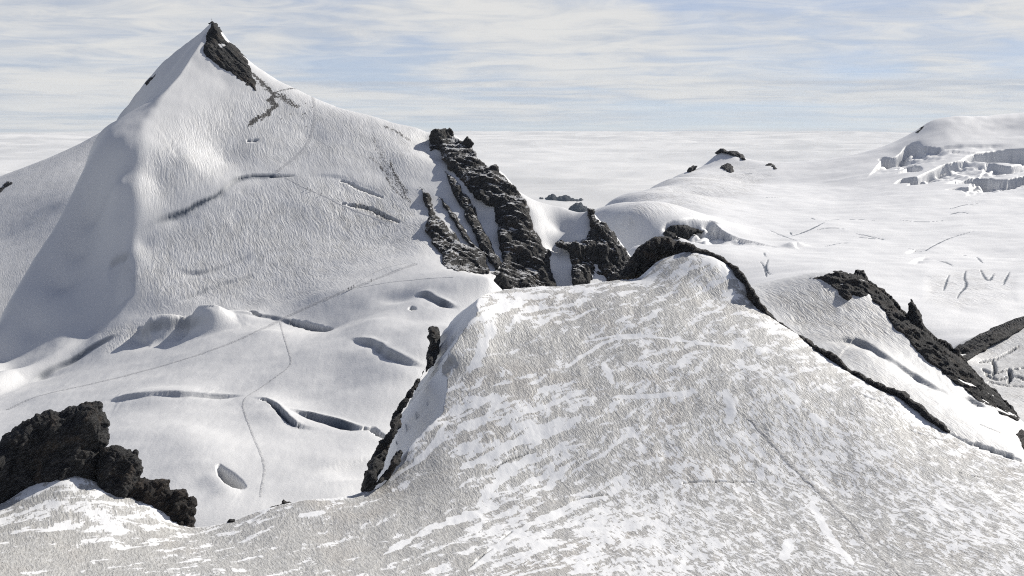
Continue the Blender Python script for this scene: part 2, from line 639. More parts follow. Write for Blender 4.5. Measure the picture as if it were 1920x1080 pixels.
def foreground_material():
    m, t, b, pos = new_mat('old_snow_with_wind_patches')
    white = attr_node(t, 'white')
    crack = attr_node(t, 'crack')
    dirt = attr_node(t, 'dirt')
    track = attr_node(t, 'track')
    fall = attr_node(t, 'fall')
    warpn = t.new('ShaderNodeTexNoise')
    t.l.new(pos, warpn.inputs['Vector'])
    warpn.inputs['Scale'].default_value = 0.10
    warpn.inputs['Detail'].default_value = 4.0
    wv = t.new('ShaderNodeVectorMath', operation='MULTIPLY_ADD')
    t.l.new(warpn.outputs['Color'], wv.inputs[0])
    wv.inputs[1].default_value = (6, 6, 0)
    t.l.new(pos, wv.inputs[2])
    wp = wv.outputs[0]
    wq = t.new('ShaderNodeVectorMath', operation='MULTIPLY_ADD')
    t.l.new(warpn.outputs['Color'], wq.inputs[0])
    wq.inputs[1].default_value = (2.2, 2.2, 0)
    t.l.new(pos, wq.inputs[2])
    wq = wq.outputs[0]
    p1 = t.noise(t.aniso(wp, 48, 3.0, 9.0), 1.0, 5.0, 0.58, 0.3)        # drifts along the contour
    p2 = t.noise(t.aniso(wp, -15, 1.3, 5.0), 1.0, 5.0, 0.6, 0.35)       # drifts down the fall line
    p3 = t.noise(t.aniso(wq, -20, 0.7, 2.0), 1.0, 5.0, 0.65, 0.3)
    streak = t.noise(t.aniso(wq, -18, 0.45, 1.5), 1.0, 4.0, 0.65)
    fine = t.noise(pos, 2.2, 3.0, 0.65)
    zone = t.noise(pos, 0.02, 3.0, 0.55)
    mixp = t.math('ADD', t.math('MULTIPLY', p1, t.math('SUBTRACT', 0.62, t.math('MULTIPLY', fall, 0.42))), t.math('MULTIPLY', p2, t.math('ADD', 0.18, t.math('MULTIPLY', fall, 0.27))))
    patch = t.math('ADD', mixp, t.math('MULTIPLY', p3, t.math('ADD', 0.20, t.math('MULTIPLY', fall, 0.16))))
    patch = t.math('ADD', patch, t.math('MULTIPLY', t.math('SUBTRACT', zone, 0.5), 0.20))
    patch = t.math('ADD', patch, t.math('MULTIPLY', white, 0.20))
    patch = t.math('ADD', patch, t.math('ADD', 0.022, t.math('MULTIPLY', fall, -0.006)))
    patch = t.math('SUBTRACT', patch, t.math('MULTIPLY', dirt, 0.085))
    pm = t.ramp(patch, 0.515, 0.542)
    soft = t.ramp(patch, 0.45, 0.53)
    grain = t.math('ADD', t.math('MULTIPLY', streak, 0.38), t.math('MULTIPLY', p3, 0.32))
    grain = t.math('ADD', grain, t.math('MULTIPLY', fine, 0.30))
    g = t.ramp(grain, 0.34, 0.66)
    old = t.mix(g, rgb(0.37, 0.36, 0.335), rgb(0.64, 0.635, 0.61))
    old = t.mix(t.math('MULTIPLY', soft, 0.35), old, rgb(0.66, 0.655, 0.64))
    browns = t.ramp(t.noise(pos, 0.06, 3.0, 0.5, 0.5), 0.48, 0.70)
    old = t.mix(t.math('MULTIPLY', browns, 0.28), old, rgb(0.47, 0.42, 0.36))
    col = t.mix(pm, old, rgb(0.92, 0.92, 0.91))
    col = t.mix(t.math('MULTIPLY', track, 0.7), col, rgb(0.36, 0.355, 0.345))
    col = t.mix(crack, col, rgb(0.10, 0.11, 0.12))  # shade inside the cracks, painted as a dark colour
    t.l.new(col, b.inputs['Base Color'])
    b.inputs['Roughness'].default_value = 0.5
    b.inputs['Specular IOR Level'].default_value = 0.4
    rough_zone = t.math('SUBTRACT', 1.0, t.math('MULTIPLY', pm, 0.85))
    h = t.math('MULTIPLY', t.math('ADD', t.math('MULTIPLY', streak, 0.35), t.math('ADD', t.math('MULTIPLY', fine, 0.15), t.math('MULTIPLY', p3, 0.9))), rough_zone)
    h = t.math('ADD', h, t.math('MULTIPLY', pm, 0.6))
    t.l.new(bump(t, h, 0.42), b.inputs['Normal'])
    return m


def rock_material(name, scale=1.0, dark=rgb(0.010, 0.010, 0.011), mid=rgb(0.07, 0.068, 0.066), brown=rgb(0.12, 0.09, 0.065), pale=rgb(0.27, 0.26, 0.24), snow=0.0):
    m, t, b, pos = new_mat(name)
    big = t.noise(pos, 0.12 / scale, 4.0, 0.6, 0.6)
    bed = t.mapping(t.mapping(pos, rot=(0.5, 0.65, 0.3)), scale=(0.5, 0.6, 2.0))
    lay = t.noise(bed, 0.55 / scale, 6.0, 0.68, 0.6)
    fine = t.noise(pos, 2.4 / scale, 6.0, 0.75)
    vo = t.new('ShaderNodeTexVoronoi')
    vo.feature = 'DISTANCE_TO_EDGE'
    t.l.new(t.mapping(bed, scale=(1.3, 1.3, 0.9)), vo.inputs['Vector'])
    vo.inputs['Scale'].default_value = 0.55 / scale
    crackm = t.ramp(vo.outputs['Distance'], 0.0, 0.07)
    col = t.mix(t.ramp(lay, 0.36, 0.66), dark, mid)
    col = t.mix(t.math('MULTIPLY', t.ramp(big, 0.50, 0.72), 0.55), col, brown)
    col = t.mix(t.math('MULTIPLY', t.ramp(t.math('ADD', t.math('MULTIPLY', fine, .6), t.math('MULTIPLY', lay, .4)), 0.54, 0.68), 0.6), col, pale)
    col = t.mix(t.math('MULTIPLY', t.math('SUBTRACT', 1.0, crackm), 0.55), col, dark)
    if snow > 0:
        geo = t.new('ShaderNodeNewGeometry')
        sx = t.new('ShaderNodeSeparateXYZ')
        t.l.new(geo.outputs['Normal'], sx.inputs[0])
        s = t.math('ADD', sx.outputs['Z'], t.math('MULTIPLY', t.math('SUBTRACT', fine, 0.5), 0.5))
        s = t.math('ADD', s, t.math('MULTIPLY', t.math('SUBTRACT', big, 0.5), 0.9))
        sm = t.ramp(s, 0.92 - 0.3 * snow, 1.0 - 0.3 * snow)
        col = t.mix(sm, col, SNOW)
    t.l.new(col, b.inputs['Base Color'])
    b.inputs['Roughness'].default_value = 0.8
    b.inputs['Specular IOR Level'].default_value = 0.3
    h = t.math('ADD', t.math('MULTIPLY', lay, 1.1), t.math('MULTIPLY', fine, 0.7))
    h = t.math('ADD', h, t.math('MULTIPLY', crackm, 0.25))
    t.l.new(bump(t, h, 1.5 * scale), b.inputs['Normal'])
    return m


M_FORE = foreground_material()
M_PEAK = snow_material('glacier_snow', 1.0, firn=rgb(0.54, 0.535, 0.515), snow=rgb(0.72, 0.72, 0.715))
M_RIDGE = snow_material('ridge_snow', 0.8, snow=rgb(0.70, 0.70, 0.69))
M_FAR = snow_material('plateau_snow', 2.2, 0.8, snow=rgb(0.80, 0.80, 0.795))
M_WALL = snow_material('shaded_wall_snow', 0.8, 0.6)
M_ROCK = rock_material('dark_gneiss', 1.0)
M_ROCK_NEAR = rock_material('dark_gneiss_near', 0.5)
M_ROCK_SNOWY = rock_material('gneiss_with_snow_ledges', 1.4, dark=rgb(0.018, 0.018, 0.019), mid=rgb(0.095, 0.09, 0.085), snow=0.16)
M_ROCK_FAR = rock_material('far_gneiss', 3.0)


# ------------------------------------------------------------------ rocks: solid crags from an outline, at a real distance
def fractal_outline(poly, amp, iters=2, seed=1, closed=True):
    rnd = random.Random(seed)
    p = [np.array(q, float) for q in poly]
    for _ in range(iters):
        out = []
        n = len(p)
        for k in range(n):
            a = p[k]
            b = p[(k + 1) % n]
            e = b - a
            l = np.hypot(*e)
            out.append(a)
            if l > 3:
                nrm = np.array([-e[1], e[0]]) / l
                out.append((a + b) / 2 + nrm * rnd.uniform(-1, 1) * min(amp, l * 0.28) + e * rnd.uniform(-.15, .15))
        p = out
        amp *= 0.6
    return np.array(p)


def crag(name, poly, depth, mat, thick=6.0, step=1.6, rough=1.0, size=6.0, amp=2.0, seed=1, jag=4.0, width=None, parent=None, flat=True, grain=(0.2, 0.1, 0.97)):
    """closed rock body. depth(u,v) -> horizontal distance of its middle sheet; thick, size, rough in metres"""
    poly = fractal_outline(poly, jag, 3, seed)
    x0, y0 = poly.min(0) - step
    x1, y1 = poly.max(0) + step
    us = np.arange(x0, x1 + step, step)
    vs = np.arange(y0, y1 + step, step)
    U, V = np.meshgrid(us, vs)
    q = np.stack([U.ravel(), V.ravel()], -1)
    d, nr = nearest(q, poly)
    ins = inside(q, poly)
    sd = np.where(ins, d, 0)
    qq = np.where(ins[:, None], q, nr)
    nv, nu = U.shape
    insg = ins.reshape(nv, nu)
    cell = insg[:-1, :-1] | insg[:-1, 1:] | insg[1:, 1:] | insg[1:, :-1]
    idx = np.arange(nv * nu).reshape(nv, nu)
    quads = np.stack([idx[:-1, :-1], idx[1:, :-1], idx[1:, 1:], idx[:-1, 1:]], -1)[cell]
    D = depth(qq[:, 0], qq[:, 1]) if callable(depth) else np.full(len(qq), float(depth))
    D = np.asarray(D, float)
    mpp = np.median(D) / FPX
    w = width or thick / mpp * 1.2
    f = np.clip(sd / w, 0, 1)
    t = thick * np.sqrt(1 - (1 - f) ** 2)
    front = P(qq[:, 0], qq[:, 1], D - t)
    back = P(qq[:, 0], qq[:, 1], D + t)
    used = np.unique(quads)
    remap = -np.ones(nv * nu, int)
    remap[used] = np.arange(len(used))
    fv = front[used]
    bv = back[used]
    rim = ~ins[used]
    nf = len(used)
    bmap = np.where(rim, np.arange(nf), -1)
    nb = (~rim).sum()
    bmap[~rim] = nf + np.arange(nb)
    verts = np.vstack([fv, bv[~rim]])
    fq = remap[quads]
    bq = bmap[fq][:, ::-1]
    # faces wholly on the rim would double up: drop them from the back
    bq = bq[~(rim[fq].all(1))]
    faces = np.vstack([fq, bq])
    # drop degenerate quads and displace
    fu = f[used]
    wgt = np.concatenate([fu, fu[~rim]])
    out = displace(verts, faces, size, amp, rough, seed, grain, 0.22 + 0.78 * np.sqrt(np.clip(wgt, 0, 1)))
    o = mesh_np(name, out, faces, mat, smooth=not flat, parent=parent)
    return o


def normals(verts, faces):
    a = verts[faces[:, 0]]
    n = np.cross(verts[faces[:, 2]] - a, verts[faces[:, 3]] - verts[faces[:, 1]])
    vn = np.zeros_like(verts)
    for k in range(4):
        np.add.at(vn, faces[:, k], n)
    return vn / (np.linalg.norm(vn, axis=1, keepdims=True) + 1e-12)


def cells(p, seed):
    """nearest random cell: distance, offset vector to its seed, hash"""
    i = np.floor(p).astype(np.int64)
    best = np.full(p.shape[0], 1e9)
    rel = np.zeros_like(p)
    hh = np.zeros(p.shape[0], np.int64)
    for a in (-1, 0, 1):
        for b in (-1, 0, 1):
            for c in (-1, 0, 1):
                q = i + [a, b, c]
                h = _hash(q[:, 0], q[:, 1], q[:, 2], seed)
                o = np.stack([(h & 1023), (h >> 10) & 1023, (h >> 20) & 1023], -1) / 1023.0
                r = p - (q + o)
                d = (r * r).sum(1)
                m = d < best
                best[m] = d[m]
                rel[m] = r[m]
                hh[m] = h[m]
    return np.sqrt(best), rel, hh


def facets(p, seed, tilt=1.1):
    d, rel, h = cells(p, seed)
    h2 = _hash(h & 0xFFFF, h >> 16, h & 0xFF, seed + 77)
    g = np.stack([(h2 & 1023), (h2 >> 10) & 1023, (h2 >> 20) & 1023], -1) / 511.5 - 1
    lift = ((h >> 3) & 1023) / 1023.0 - 0.5
    return lift * 0.8 + (rel * g).sum(1) * tilt


BED = np.array([[0.9, 0.1, -0.45], [-0.1, 0.9, 0.1], [0.75, 0.1, 0.75]])


def displace(verts, faces, size, amp, rough, seed, grain, weight):
    """angular rock: sums of folded planes, slightly warped"""
    n = normals(verts, faces)
    p = verts / size
    rnd = np.random.RandomState(seed)
    w = np.stack([fbm(p * 0.8 + 11.3 * k, 3, seed + 60 + k) for k in range(3)], -1)
    q = p + w * 0.12
    gr = np.array(grain) / np.linalg.norm(grain)
    disp = 0.7 * (fbm(p * 0.4, 3, seed, 0.5, ridged=True) - 0.6)
    for f, a, cnt in ((0.42, 0.42, 4), (1.0, 0.26, 5), (2.3, 0.13, 5), (5.0, 0.05 * rough, 5)):
        for _ in range(cnt):
            v = rnd.normal(size=3)
            v -= 0.75 * (v @ gr) * gr
            v /= np.linalg.norm(v)
            ph = q @ v * f * rnd.uniform(.75, 1.3) + rnd.uniform(0, 9)
            fr = ph - np.floor(ph)
            k = rnd.uniform(.6, .92)
            disp += a * (np.minimum(fr / k, (1 - fr) / (1 - k)) - 0.5)
    disp += 0.05 * rough * fbm(p * 3.0, 3, seed + 9, 0.6)
    return verts + n * (amp * disp * weight)[:, None]

# ================================================================== FOREGROUND DOME
def near_d(d):
    return 286 + (d - 286) * 0.87 if d > 286 else d


CREST_L = [(640, 932, 343), (680, 922, 347), (713, 913, 350), (737, 890, 354), (755, 870, 358), (770, 837, 364), (787, 817, 368), (807, 797, 372),
           (827, 777, 378), (836, 745, 386), (836, 715, 394), (827, 692, 400), (840, 665, 403), (860, 633, 410), (873, 613, 414), (893, 588, 420), (893, 573, 425)]
CREST_F = [(902, 556, 433), (923, 547, 441), (960, 541, 449), (1007, 538, 455), (1040, 537, 457), (1090, 533, 460), (1157, 525, 465), (1200, 520, 468),
           (1213, 507, 471), (1240, 486, 476), (1280, 474, 480)]
CREST_R = [(1303, 473, 480), (1337, 482, 478), (1360, 493, 474), (1377, 510, 469), (1395, 533, 463), (1402, 557, 458), (1420, 577, 454), (1447, 598, 449),
           (1470, 613, 445), (1493, 627, 441), (1533, 660, 432), (1580, 690, 423), (1633, 723, 413), (1687, 748, 405), (1747, 792, 394), (1777, 812, 390),
           (1850, 848, 380), (1920, 868, 374), (2000, 900, 365), (2100, 940, 354)]
CREST_N = [(-140, 960, 335), (-60, 952, 335), (0, 945, 335), (50, 915, 338), (110, 890, 340), (170, 900, 339), (220, 922, 337), (270, 935, 336), (310, 962, 333),
           (345, 985, 331), (365, 989, 330), (430, 979, 332), (500, 953, 336), (570, 938, 339)]
CREST_L, CREST_F, CREST_R, CREST_N = [[(u, v, near_d(d)) for u, v, d in c] for c in (CREST_L, CREST_F, CREST_R, CREST_N)]
ctrl = []
for u, v, d in CREST_L + CREST_F + CREST_R + CREST_N:
    ctrl.append(P(u, v, d))
# open slope of the dome
for u, v, d in [(-140, 1080, 283), (0, 1080, 284), (200, 1080, 285), (400, 1080, 286), (600, 1080, 286), (800, 1080, 286), (1000, 1080, 286), (1200, 1080, 286),
                (1400, 1080, 287), (1600, 1080, 287), (1800, 1080, 288), (2060, 1080, 290), (100, 1000, 312), (250, 1010, 314), (450, 1020, 314), (650, 1000, 318),
                (850, 900, 345), (1000, 900, 347), (1200, 900, 348), (1400, 900, 350), (1600, 920, 344), (1800, 960, 330), (950, 760, 379), (1100, 760, 382),
                (1300, 760, 384), (1500, 780, 381), (1650, 820, 374), (950, 650, 411), (1100, 640, 418), (1250, 620, 425), (1380, 640, 424), (1500, 690, 411),
                (1000, 580, 434), (1150, 570, 441), (1280, 520, 462), (1340, 560, 453), (1750, 870, 362), (2060, 990, 325)]:
    ctrl.append(P(u, v, near_d(d)))
for u, d, z in [(-140, 200, -104), (500, 200, -102), (960, 200, -101), (1500, 200, -103), (2060, 200, -106)]:
    q = P(u, 600, d)
    ctrl.append(np.array([q[0], q[1], z]))


def off(p, dx, dy, dz):
    return np.array([p[0] + dx, p[1] + dy, p[2] + dz])


# the dome carries on a little past its edges, then is cut along the crest
for u, v, d in CREST_L[2:]:
    p = P(u, v, d)
    ctrl.append(off(p, -15, 0, -1.0))
for u, v, d in CREST_F[1:] + CREST_R[3:] + CREST_N[:-1]:
    p = P(u, v, d)
    ctrl.append(off(p, 2, 25, 1.0))
dA = np.concatenate([np.linspace(200, 268, 16), np.linspace(270, 458, 410), np.linspace(460, 510, 16)])
A = HF(-130, 2050, 880, dA, ctrl, c=2.0)
pp = A.pts()
crest = CREST_N + CREST_L + CREST_F + CREST_R
nN, nL, nF = len(CREST_N), len(CREST_L), len(CREST_F)
cuv = smooth_line([(u, v, d) for u, v, d in crest], 5)
cidx = np.arange(len(cuv)) / 5.0
jit = np.where((cidx > nN + 2) & (cidx < nN + nL), 3.0, 0.7)
cuv[:, 0] += jit * np.array([gnoise(np.array([k * .37, 2.2, 0.4]), 3) * 2 for k in range(len(cuv))])
line3 = P(cuv[:, 0], cuv[:, 1], cuv[:, 2])
kn = np.array([0, nN - 2, nN + 2, nN + 4, nN + 8, nN + 11, nN + nL - 1, nN + nL + 1, nN + nL + nF, len(crest)]) * 5.0
wid = np.array([3.0, 3.0, 5.0, 9.5, 14.0, 13.0, 12.0, 9.0, 2.5, 2.5])
slo = np.array([0.5, 0.5, 0.9, 1.12, 1.22, 1.18, 1.15, 0.6, 0.9, 0.9])


def edge_profile(dist, t):
    w = np.interp(t, kn, wid)
    sl = np.interp(t, kn, slo)
    return sl * np.minimum(dist, w) + 3.0 * np.clip(dist - w, 0, 25) + 1.2 * np.clip(dist - w - 25, 0, 60)


A.Z += 0.55 * fbm(pp * [0.03, 0.03, 0], 3, 2) * 2 + 0.10 * fbm(pp * [0.35, 0.16, 0], 4, 6)
A.cut(line3, edge_profile)
_d = A.pts()
A.Z += 0.25 * fbm(_d * [0.2, 0.1, 0], 3, 8)
A.attr('white')
A.att['white'][A.outside] = 1.0
A.attr('crack')
A.attr('dirt')
A.attr('track')
A.attr('fall')
A.area([(1150, 1300), (1180, 900), (1330, 740), (1500, 690), (2100, 900), (2100, 1300)], 'fall', 1.0, 110)
# crisp bright drift strips seen on the dome
for line, w in [([(862, 880), (905, 862), (960, 832), (1000, 822), (1055, 802)], 1.7), ([(900, 938), (950, 890), (1005, 850)], 1.5),
                ([(1025, 920), (1040, 895), (1062, 876)], 1.5), ([(720, 1040), (790, 1000), (860, 970), (935, 950)], 1.6), ([(880, 1070), (950, 1012), (1010, 975), (1080, 945), (1140, 930)], 1.2),
                ([(845, 780), (880, 762), (925, 742)], 1.8), ([(880, 700), (905, 650), (925, 600)], 1.6), ([(900, 600), (935, 580), (990, 565)], 1.5),
                ([(1150, 745), (1220, 742), (1310, 735)], 1.0), ([(1060, 690), (1140, 640), (1220, 630)], .9), ([(1100, 640), (1180, 628), (1290, 640), (1400, 655)], .8),
                ([(1360, 730), (1370, 770), (1365, 795)], 1.4), ([(1480, 735), (1500, 755)], 1.2), ([(1520, 775), (1550, 800)], 1.2), ([(1130, 680), (1150, 720)], 1.2),
                ([(560, 968), (610, 960)], 1.2), ([(700, 910), (760, 880), (800, 850), (840, 790)], 1.2), ([(900, 790), (1000, 770), (1100, 730)], .8),
                ([(1280, 470), (1350, 490), (1392, 535), (1420, 580)], 1.0), ([(1600, 1060), (1560, 1010), (1520, 940)], 1.0), ([(1480, 1010), (1470, 1050)], 1.4)]:
    A.paint(smooth_line(line), w, 'white', 1.0, 0.6)
# grey melted zones
A.area([(840, 740), (900, 640), (1000, 590), (1250, 560), (1400, 640), (1500, 720), (1200, 780), (950, 840)], 'dirt', 0.30, 40)
A.area([(-130, 990), (300, 1000), (650, 960), (860, 830), (900, 900), (830, 1000), (700, 1090), (-130, 1090)], 'dirt', 0.75, 40)
A.area([(1350, 480), (1560, 690), (1750, 830), (1920, 890), (1920, 990), (1700, 860), (1500, 740), (1380, 620)], 'dirt', 0.35, 25)
# trodden line coming down to the right
A.paint(smooth_line([(1396, 776), (1440, 822), (1500, 888), (1580, 962), (1640, 1030), (1700, 1090)]), 0.55, 'track', 1.0, 0.25, 0.05)
A.paint(smooth_line([(1396, 776), (1340, 700), (1300, 640)]), 0.3, 'track', .5, 0.4, 0.05)
# fine shallow cracks in the ice, their inner shade put into the colour
A.crack(smooth_line([(1268, 907), (1320, 903), (1416, 904)]), 0.34, .5, ends=.3)
A.crack(smooth_line([(940, 1012), (950, 1003), (962, 996)]), 0.3, .5, ends=.3)
A.crack(smooth_line([(1075, 938), (1100, 932), (1142, 927)]), 0.3, .5, ends=.3)
A.crack(smooth_line([(880, 1065), (900, 1045), (925, 1028)]), 0.3, .5, ends=.3)
A.crack(smooth_line([(1780, 882), (1810, 889), (1845, 897)]), 0.28, .4, ends=.3)
A.crack(smooth_line([(1680, 797), (1730, 815), (1810, 838)]), 0.28, .4, ends=.3)
A.crack(smooth_line([(1600, 735), (1660, 757)]), 0.25, .4, ends=.3)
A.crack(smooth_line([(930, 880), (945, 866), (990, 850)]), 0.25, .4, ends=.3)

dome = tag(A.mesh('snow_dome', M_FORE), 'near snow dome of old grey snow with white wind patches', kind='structure')


def dense(pts, n=3):
    """more control points along a crest"""
    out = []
    for a, b in zip(pts[:-1], pts[1:]):
        for k in range(n):
            out.append(tuple(np.array(a) + (np.array(b) - np.array(a)) * k / n))
    return out + [tuple(pts[-1])]


# ================================================================== PEAK, BASIN AND CLIFF
ctrl = []
# (u, v, d)
pk = [
    # summit and right skyline
    (397, 44, 1030), (420, 74, 1024), (447, 97, 1018), (470, 118, 1012), (520, 150, 1002), (560, 168, 995), (600, 187, 990), (645, 205, 984), (690, 217, 978), (740, 231, 970), (780, 240, 970), (805, 252, 968),
    # arete towards us on the left
    (388, 58, 1028), (375, 82, 1016), (357, 108, 1000), (335, 140, 978), (312, 166, 961), (285, 195, 944), (262, 215, 931), (243, 232, 921),
    # rib and its shaded flank
    (228, 262, 904), (215, 330, 880), (215, 400, 862), (225, 470, 842), (215, 540, 820), (205, 600, 800),
    (175, 400, 888), (150, 470, 872), (115, 540, 854), (60, 620, 826), (20, 700, 785), (0, 680, 812),
    # face
    (420, 150, 985), (380, 120, 995), (470, 190, 968), (430, 230, 945), (340, 220, 938), (300, 260, 913), (350, 300, 899), (290, 340, 884), (420, 300, 916), (470, 280, 925),
    (540, 220, 957), (580, 260, 942), (540, 300, 918), (640, 250, 945), (700, 280, 932), (760, 290, 925), (800, 300, 925), (640, 310, 912), (720, 330, 905), (770, 350, 890),
    (500, 340, 895), (420, 380, 876), (320, 420, 862), (270, 460, 850), (560, 370, 880), (640, 380, 876), (700, 400, 865), (760, 410, 855), (790, 400, 862),
    (340, 480, 838), (440, 450, 848), (540, 440, 850), (640, 450, 842), (730, 460, 826), (790, 460, 815), (300, 540, 812), (400, 530, 812), (500, 510, 815), (600, 500, 808), (700, 490, 800),
    (780, 490, 790), (830, 497, 786), (350, 575, 790), (450, 570, 785), (260, 590, 797), (540, 560, 775), (600, 550, 762),
    # foot line and basin
    (60, 712, 765), (133, 673, 778), (200, 636, 782), (260, 625, 776), (330, 618, 768), (420, 600, 762), (500, 592, 757), (570, 608, 735), (620, 618, 722),
    (0, 770, 705), (20, 765, 706), (100, 738, 705), (200, 712, 706), (300, 686, 705), (400, 655, 705), (500, 620, 715), (640, 548, 757), (700, 525, 768), (780, 505, 775), (870, 512, 755), (920, 525, 735),
    (-120, 800, 690), (-120, 900, 610), (0, 830, 640), (200, 770, 635), (300, 740, 642), (420, 742, 632), (540, 700, 645), (640, 640, 680), (740, 560, 730), (820, 560, 715), (700, 600, 692), (780, 600, 690),
    (600, 740, 612), (700, 730, 600), (760, 690, 620), (680, 680, 642), (500, 800, 577), (400, 810, 575), (300, 800, 582), (600, 810, 565), (690, 810, 560),
    (330, 880, 530), (430, 900, 517), (520, 880, 525), (600, 880, 522), (680, 880, 520), (420, 980, 478), (520, 960, 485), (640, 940, 492), (300, 960, 490), (100, 900, 540), (820, 660, 640), (860, 620, 665),
    # buttress of rock and couloirs: face
    (808, 270, 958), (830, 300, 934), (850, 330, 905), (835, 360, 885), (860, 400, 860), (880, 450, 835), (905, 500, 806), (812, 420, 842), (830, 470, 815),
    (905, 400, 866), (930, 450, 842), (945, 500, 812), (960, 535, 795), (940, 520, 797),
    (845, 250, 966), (877, 270, 946), (900, 310, 918), (935, 322, 900), (965, 355, 884), (985, 385, 868), (1000, 430, 852), (1025, 470, 838), (1040, 520, 822), (1042, 545, 812),
    (960, 430, 853), (980, 480, 833), (1000, 530, 812),
    # snow bowl and right spur behind
    (1007, 384, 899), (1030, 384, 893), (1057, 388, 886), (1083, 399, 876), (1107, 396, 874), (1050, 430, 864), (1090, 440, 852), (1040, 470, 844), (1060, 500, 827), (1075, 530, 810),
    (1123, 420, 867), (1150, 440, 863), (1173, 475, 854), (1190, 490, 851), (1120, 470, 847), (1150, 500, 839), (1110, 530, 817), (1160, 530, 827),
]
ctrl = [P(*q) for q in pk]
ctrl += [P(*q) for q in dense([(1007, 384, 899), (1030, 384, 893), (1057, 388, 886), (1083, 399, 876), (1107, 396, 874), (1123, 420, 867), (1150, 440, 863), (1173, 475, 854), (1190, 490, 851)]) if q not in pk]
ctrl += [P(*q) for q in dense(pk[:12], 2) if q not in pk]
arete = [(397, 44, 1030), (388, 58, 1028), (375, 82, 1016), (357, 108, 1000), (335, 140, 978), (312, 166, 961), (285, 195, 944), (262, 215, 931), (243, 232, 921)]
rib = [(228, 262, 904), (215, 330, 880), (215, 400, 862), (225, 470, 842), (215, 540, 820), (205, 600, 800)]
for u, v, d in arete:
    ctrl.append(off(P(u, v, d), -30, -4, 8))
strip_top = [(350, 76, 1072), (300, 130, 1105), (265, 158, 1125), (220, 213, 1160), (190, 243, 1180), (162, 268, 1195)]
# edge where the shaded flank drops out of sight
brow = [(172, 283, 1000), (166, 308, 945), (150, 335, 922), (130, 372, 905), (100, 430, 890), (60, 492, 875), (30, 545, 862), (0, 600, 846), (-60, 690, 810), (-140, 800, 760)]
left = [(335, 112, 1035), (285, 165, 1035), (255, 200, 1045), (300, 168, 1005), (345, 105, 1022), (268, 200, 1000), (232, 222, 1060), (240, 226, 985), (215, 240, 1060), (185, 262, 1100), (172, 275, 1090), (200, 262, 1000),
        (175, 400, 888), (150, 470, 872), (115, 540, 854), (60, 620, 826), (20, 700, 785), (0, 680, 812)]
for u in range(150, 1251, 100):
    for d in (1190, 1260, 1340):
        q = P(u, 600, d)
        ctrl.append(np.array([q[0], q[1], -230.0]))
# back sides
for u, v, d in [(397, 44, 1030), (420, 74, 1024), (447, 97, 1018), (470, 118, 1012), (520, 150, 1002), (560, 168, 995), (600, 187, 990), (645, 205, 984), (690, 217, 978), (740, 231, 970), (780, 240, 970), (805, 252, 968),
                (845, 250, 966), (877, 270, 946)]:
    p = P(u, v, d)
    ctrl += [off(p, 4, 18, -9), off(p, 8, 45, -38), off(p, 12, 110, -130)]
for u, v, d in [(900, 310, 918), (935, 322, 900), (965, 355, 884)]:
    p = P(u, v, d)
    ctrl += [off(p, 8, 14, -9), off(p, 12, 35, -32)]
cl = [P(*q) for q in left + dense(strip_top) + dense(brow, 2) + dense(arete) + rib]
for u, v, d in dense(strip_top, 2):
    p = P(u, v, d)
    cl += [off(p, -4, 16, -8), off(p, -8, 45, -45), off(p, -10, 110, -140)]
for u, v, d in dense(brow, 2)[2:]:
    p = P(u, v, d)
    cl += [off(p, -4, 6, -11), off(p, -12, 16, -50), off(p, -30, 40, -120)]
for u, v, d in arete:
    cl += [off(P(u, v, d), 14, 2, 16), off(P(u, v, d), 40, 5, 45)]
for u, v, d in rib:
    cl += [off(P(u, v, d), 25, 0, 12), off(P(u, v, d), 60, 0, 28)]
for u, d, z in [(-120, 600, -150), (60, 650, -140), (-120, 500, -160)] + [(u, d, -260) for u in (-140, -40, 50, 110) for d in (980, 1060, 1150, 1240, 1330)] + [(u, 1345, -260) for u in (180, 260, 340, 420)]:
    q = P(u, 600, d)
    cl.append(np.array([q[0], q[1], z]))
for u, v, d in [(1030, 384, 893), (1057, 388, 886), (1083, 399, 876), (1107, 396, 874), (1123, 420, 867), (1150, 440, 863), (1173, 475, 854), (1190, 490, 851)]:
    p = P(u, v, d)
    ctrl += [off(p, 4, 15, -8), off(p, 10, 45, -40), off(p, 15, 110, -130)]
for u, d, z in [(1250, 940, -180), (1230, 860, -170), (1100, 760, -150), (960, 640, -150), (960, 560, -150), (800, 480, -150), (1100, 500, -180), (200, 420, -165), (600, 420, -160), (-120, 500, -160), (1220, 700, -190)]:
    q = P(u, 600, d)
    ctrl.append(np.array([q[0], q[1], z]))
dB = np.concatenate([np.linspace(420, 470, 8), np.linspace(473, 1035, 500), np.linspace(1037, 1262, 110), [1290, 1330]])
B = HF(-140, 1270, 660, dB, ctrl, c=3.0)
Zl = rbf(cl, B.X, B.Y, 3.0)
# zone of the left slope: left of arete and rib, reaching behind the summit
zone = np.array([P(*q)[:2] for q in [(500, 44, 1060), (470, 44, 1026), (410, 140, 985), (330, 232, 950), (300, 300, 920), (280, 400, 880), (255, 560, 810), (150, 660, 780), (60, 715, 760), (-160, 800, 690)]] + [[-500, 700], [-700, 1500], [-170, 1500]])
zm = inside(np.stack([B.X.ravel(), B.Y.ravel()], -1), zone).reshape(B.X.shape)
dz_, _ = nearest(np.stack([B.X.ravel(), B.Y.ravel()], -1), zone)
fade = sstep(0, 14, dz_.reshape(B.X.shape)) * zm
kk = np.interp(B.D, [780, 890, 935, 965], [36.0, 28.0, 9.0, 0.8])
h_ = np.clip(0.5 + 0.5 * (Zl - B.Z) / kk, 0, 1)
low = Zl * (1 - h_) + B.Z * h_ - kk * h_ * (1 - h_)
far_left = sstep(0, 40, -(B.X + 0.30 * B.Y - 20))      # well left the slope stands alone
low = low * (1 - far_left) + Zl * far_left
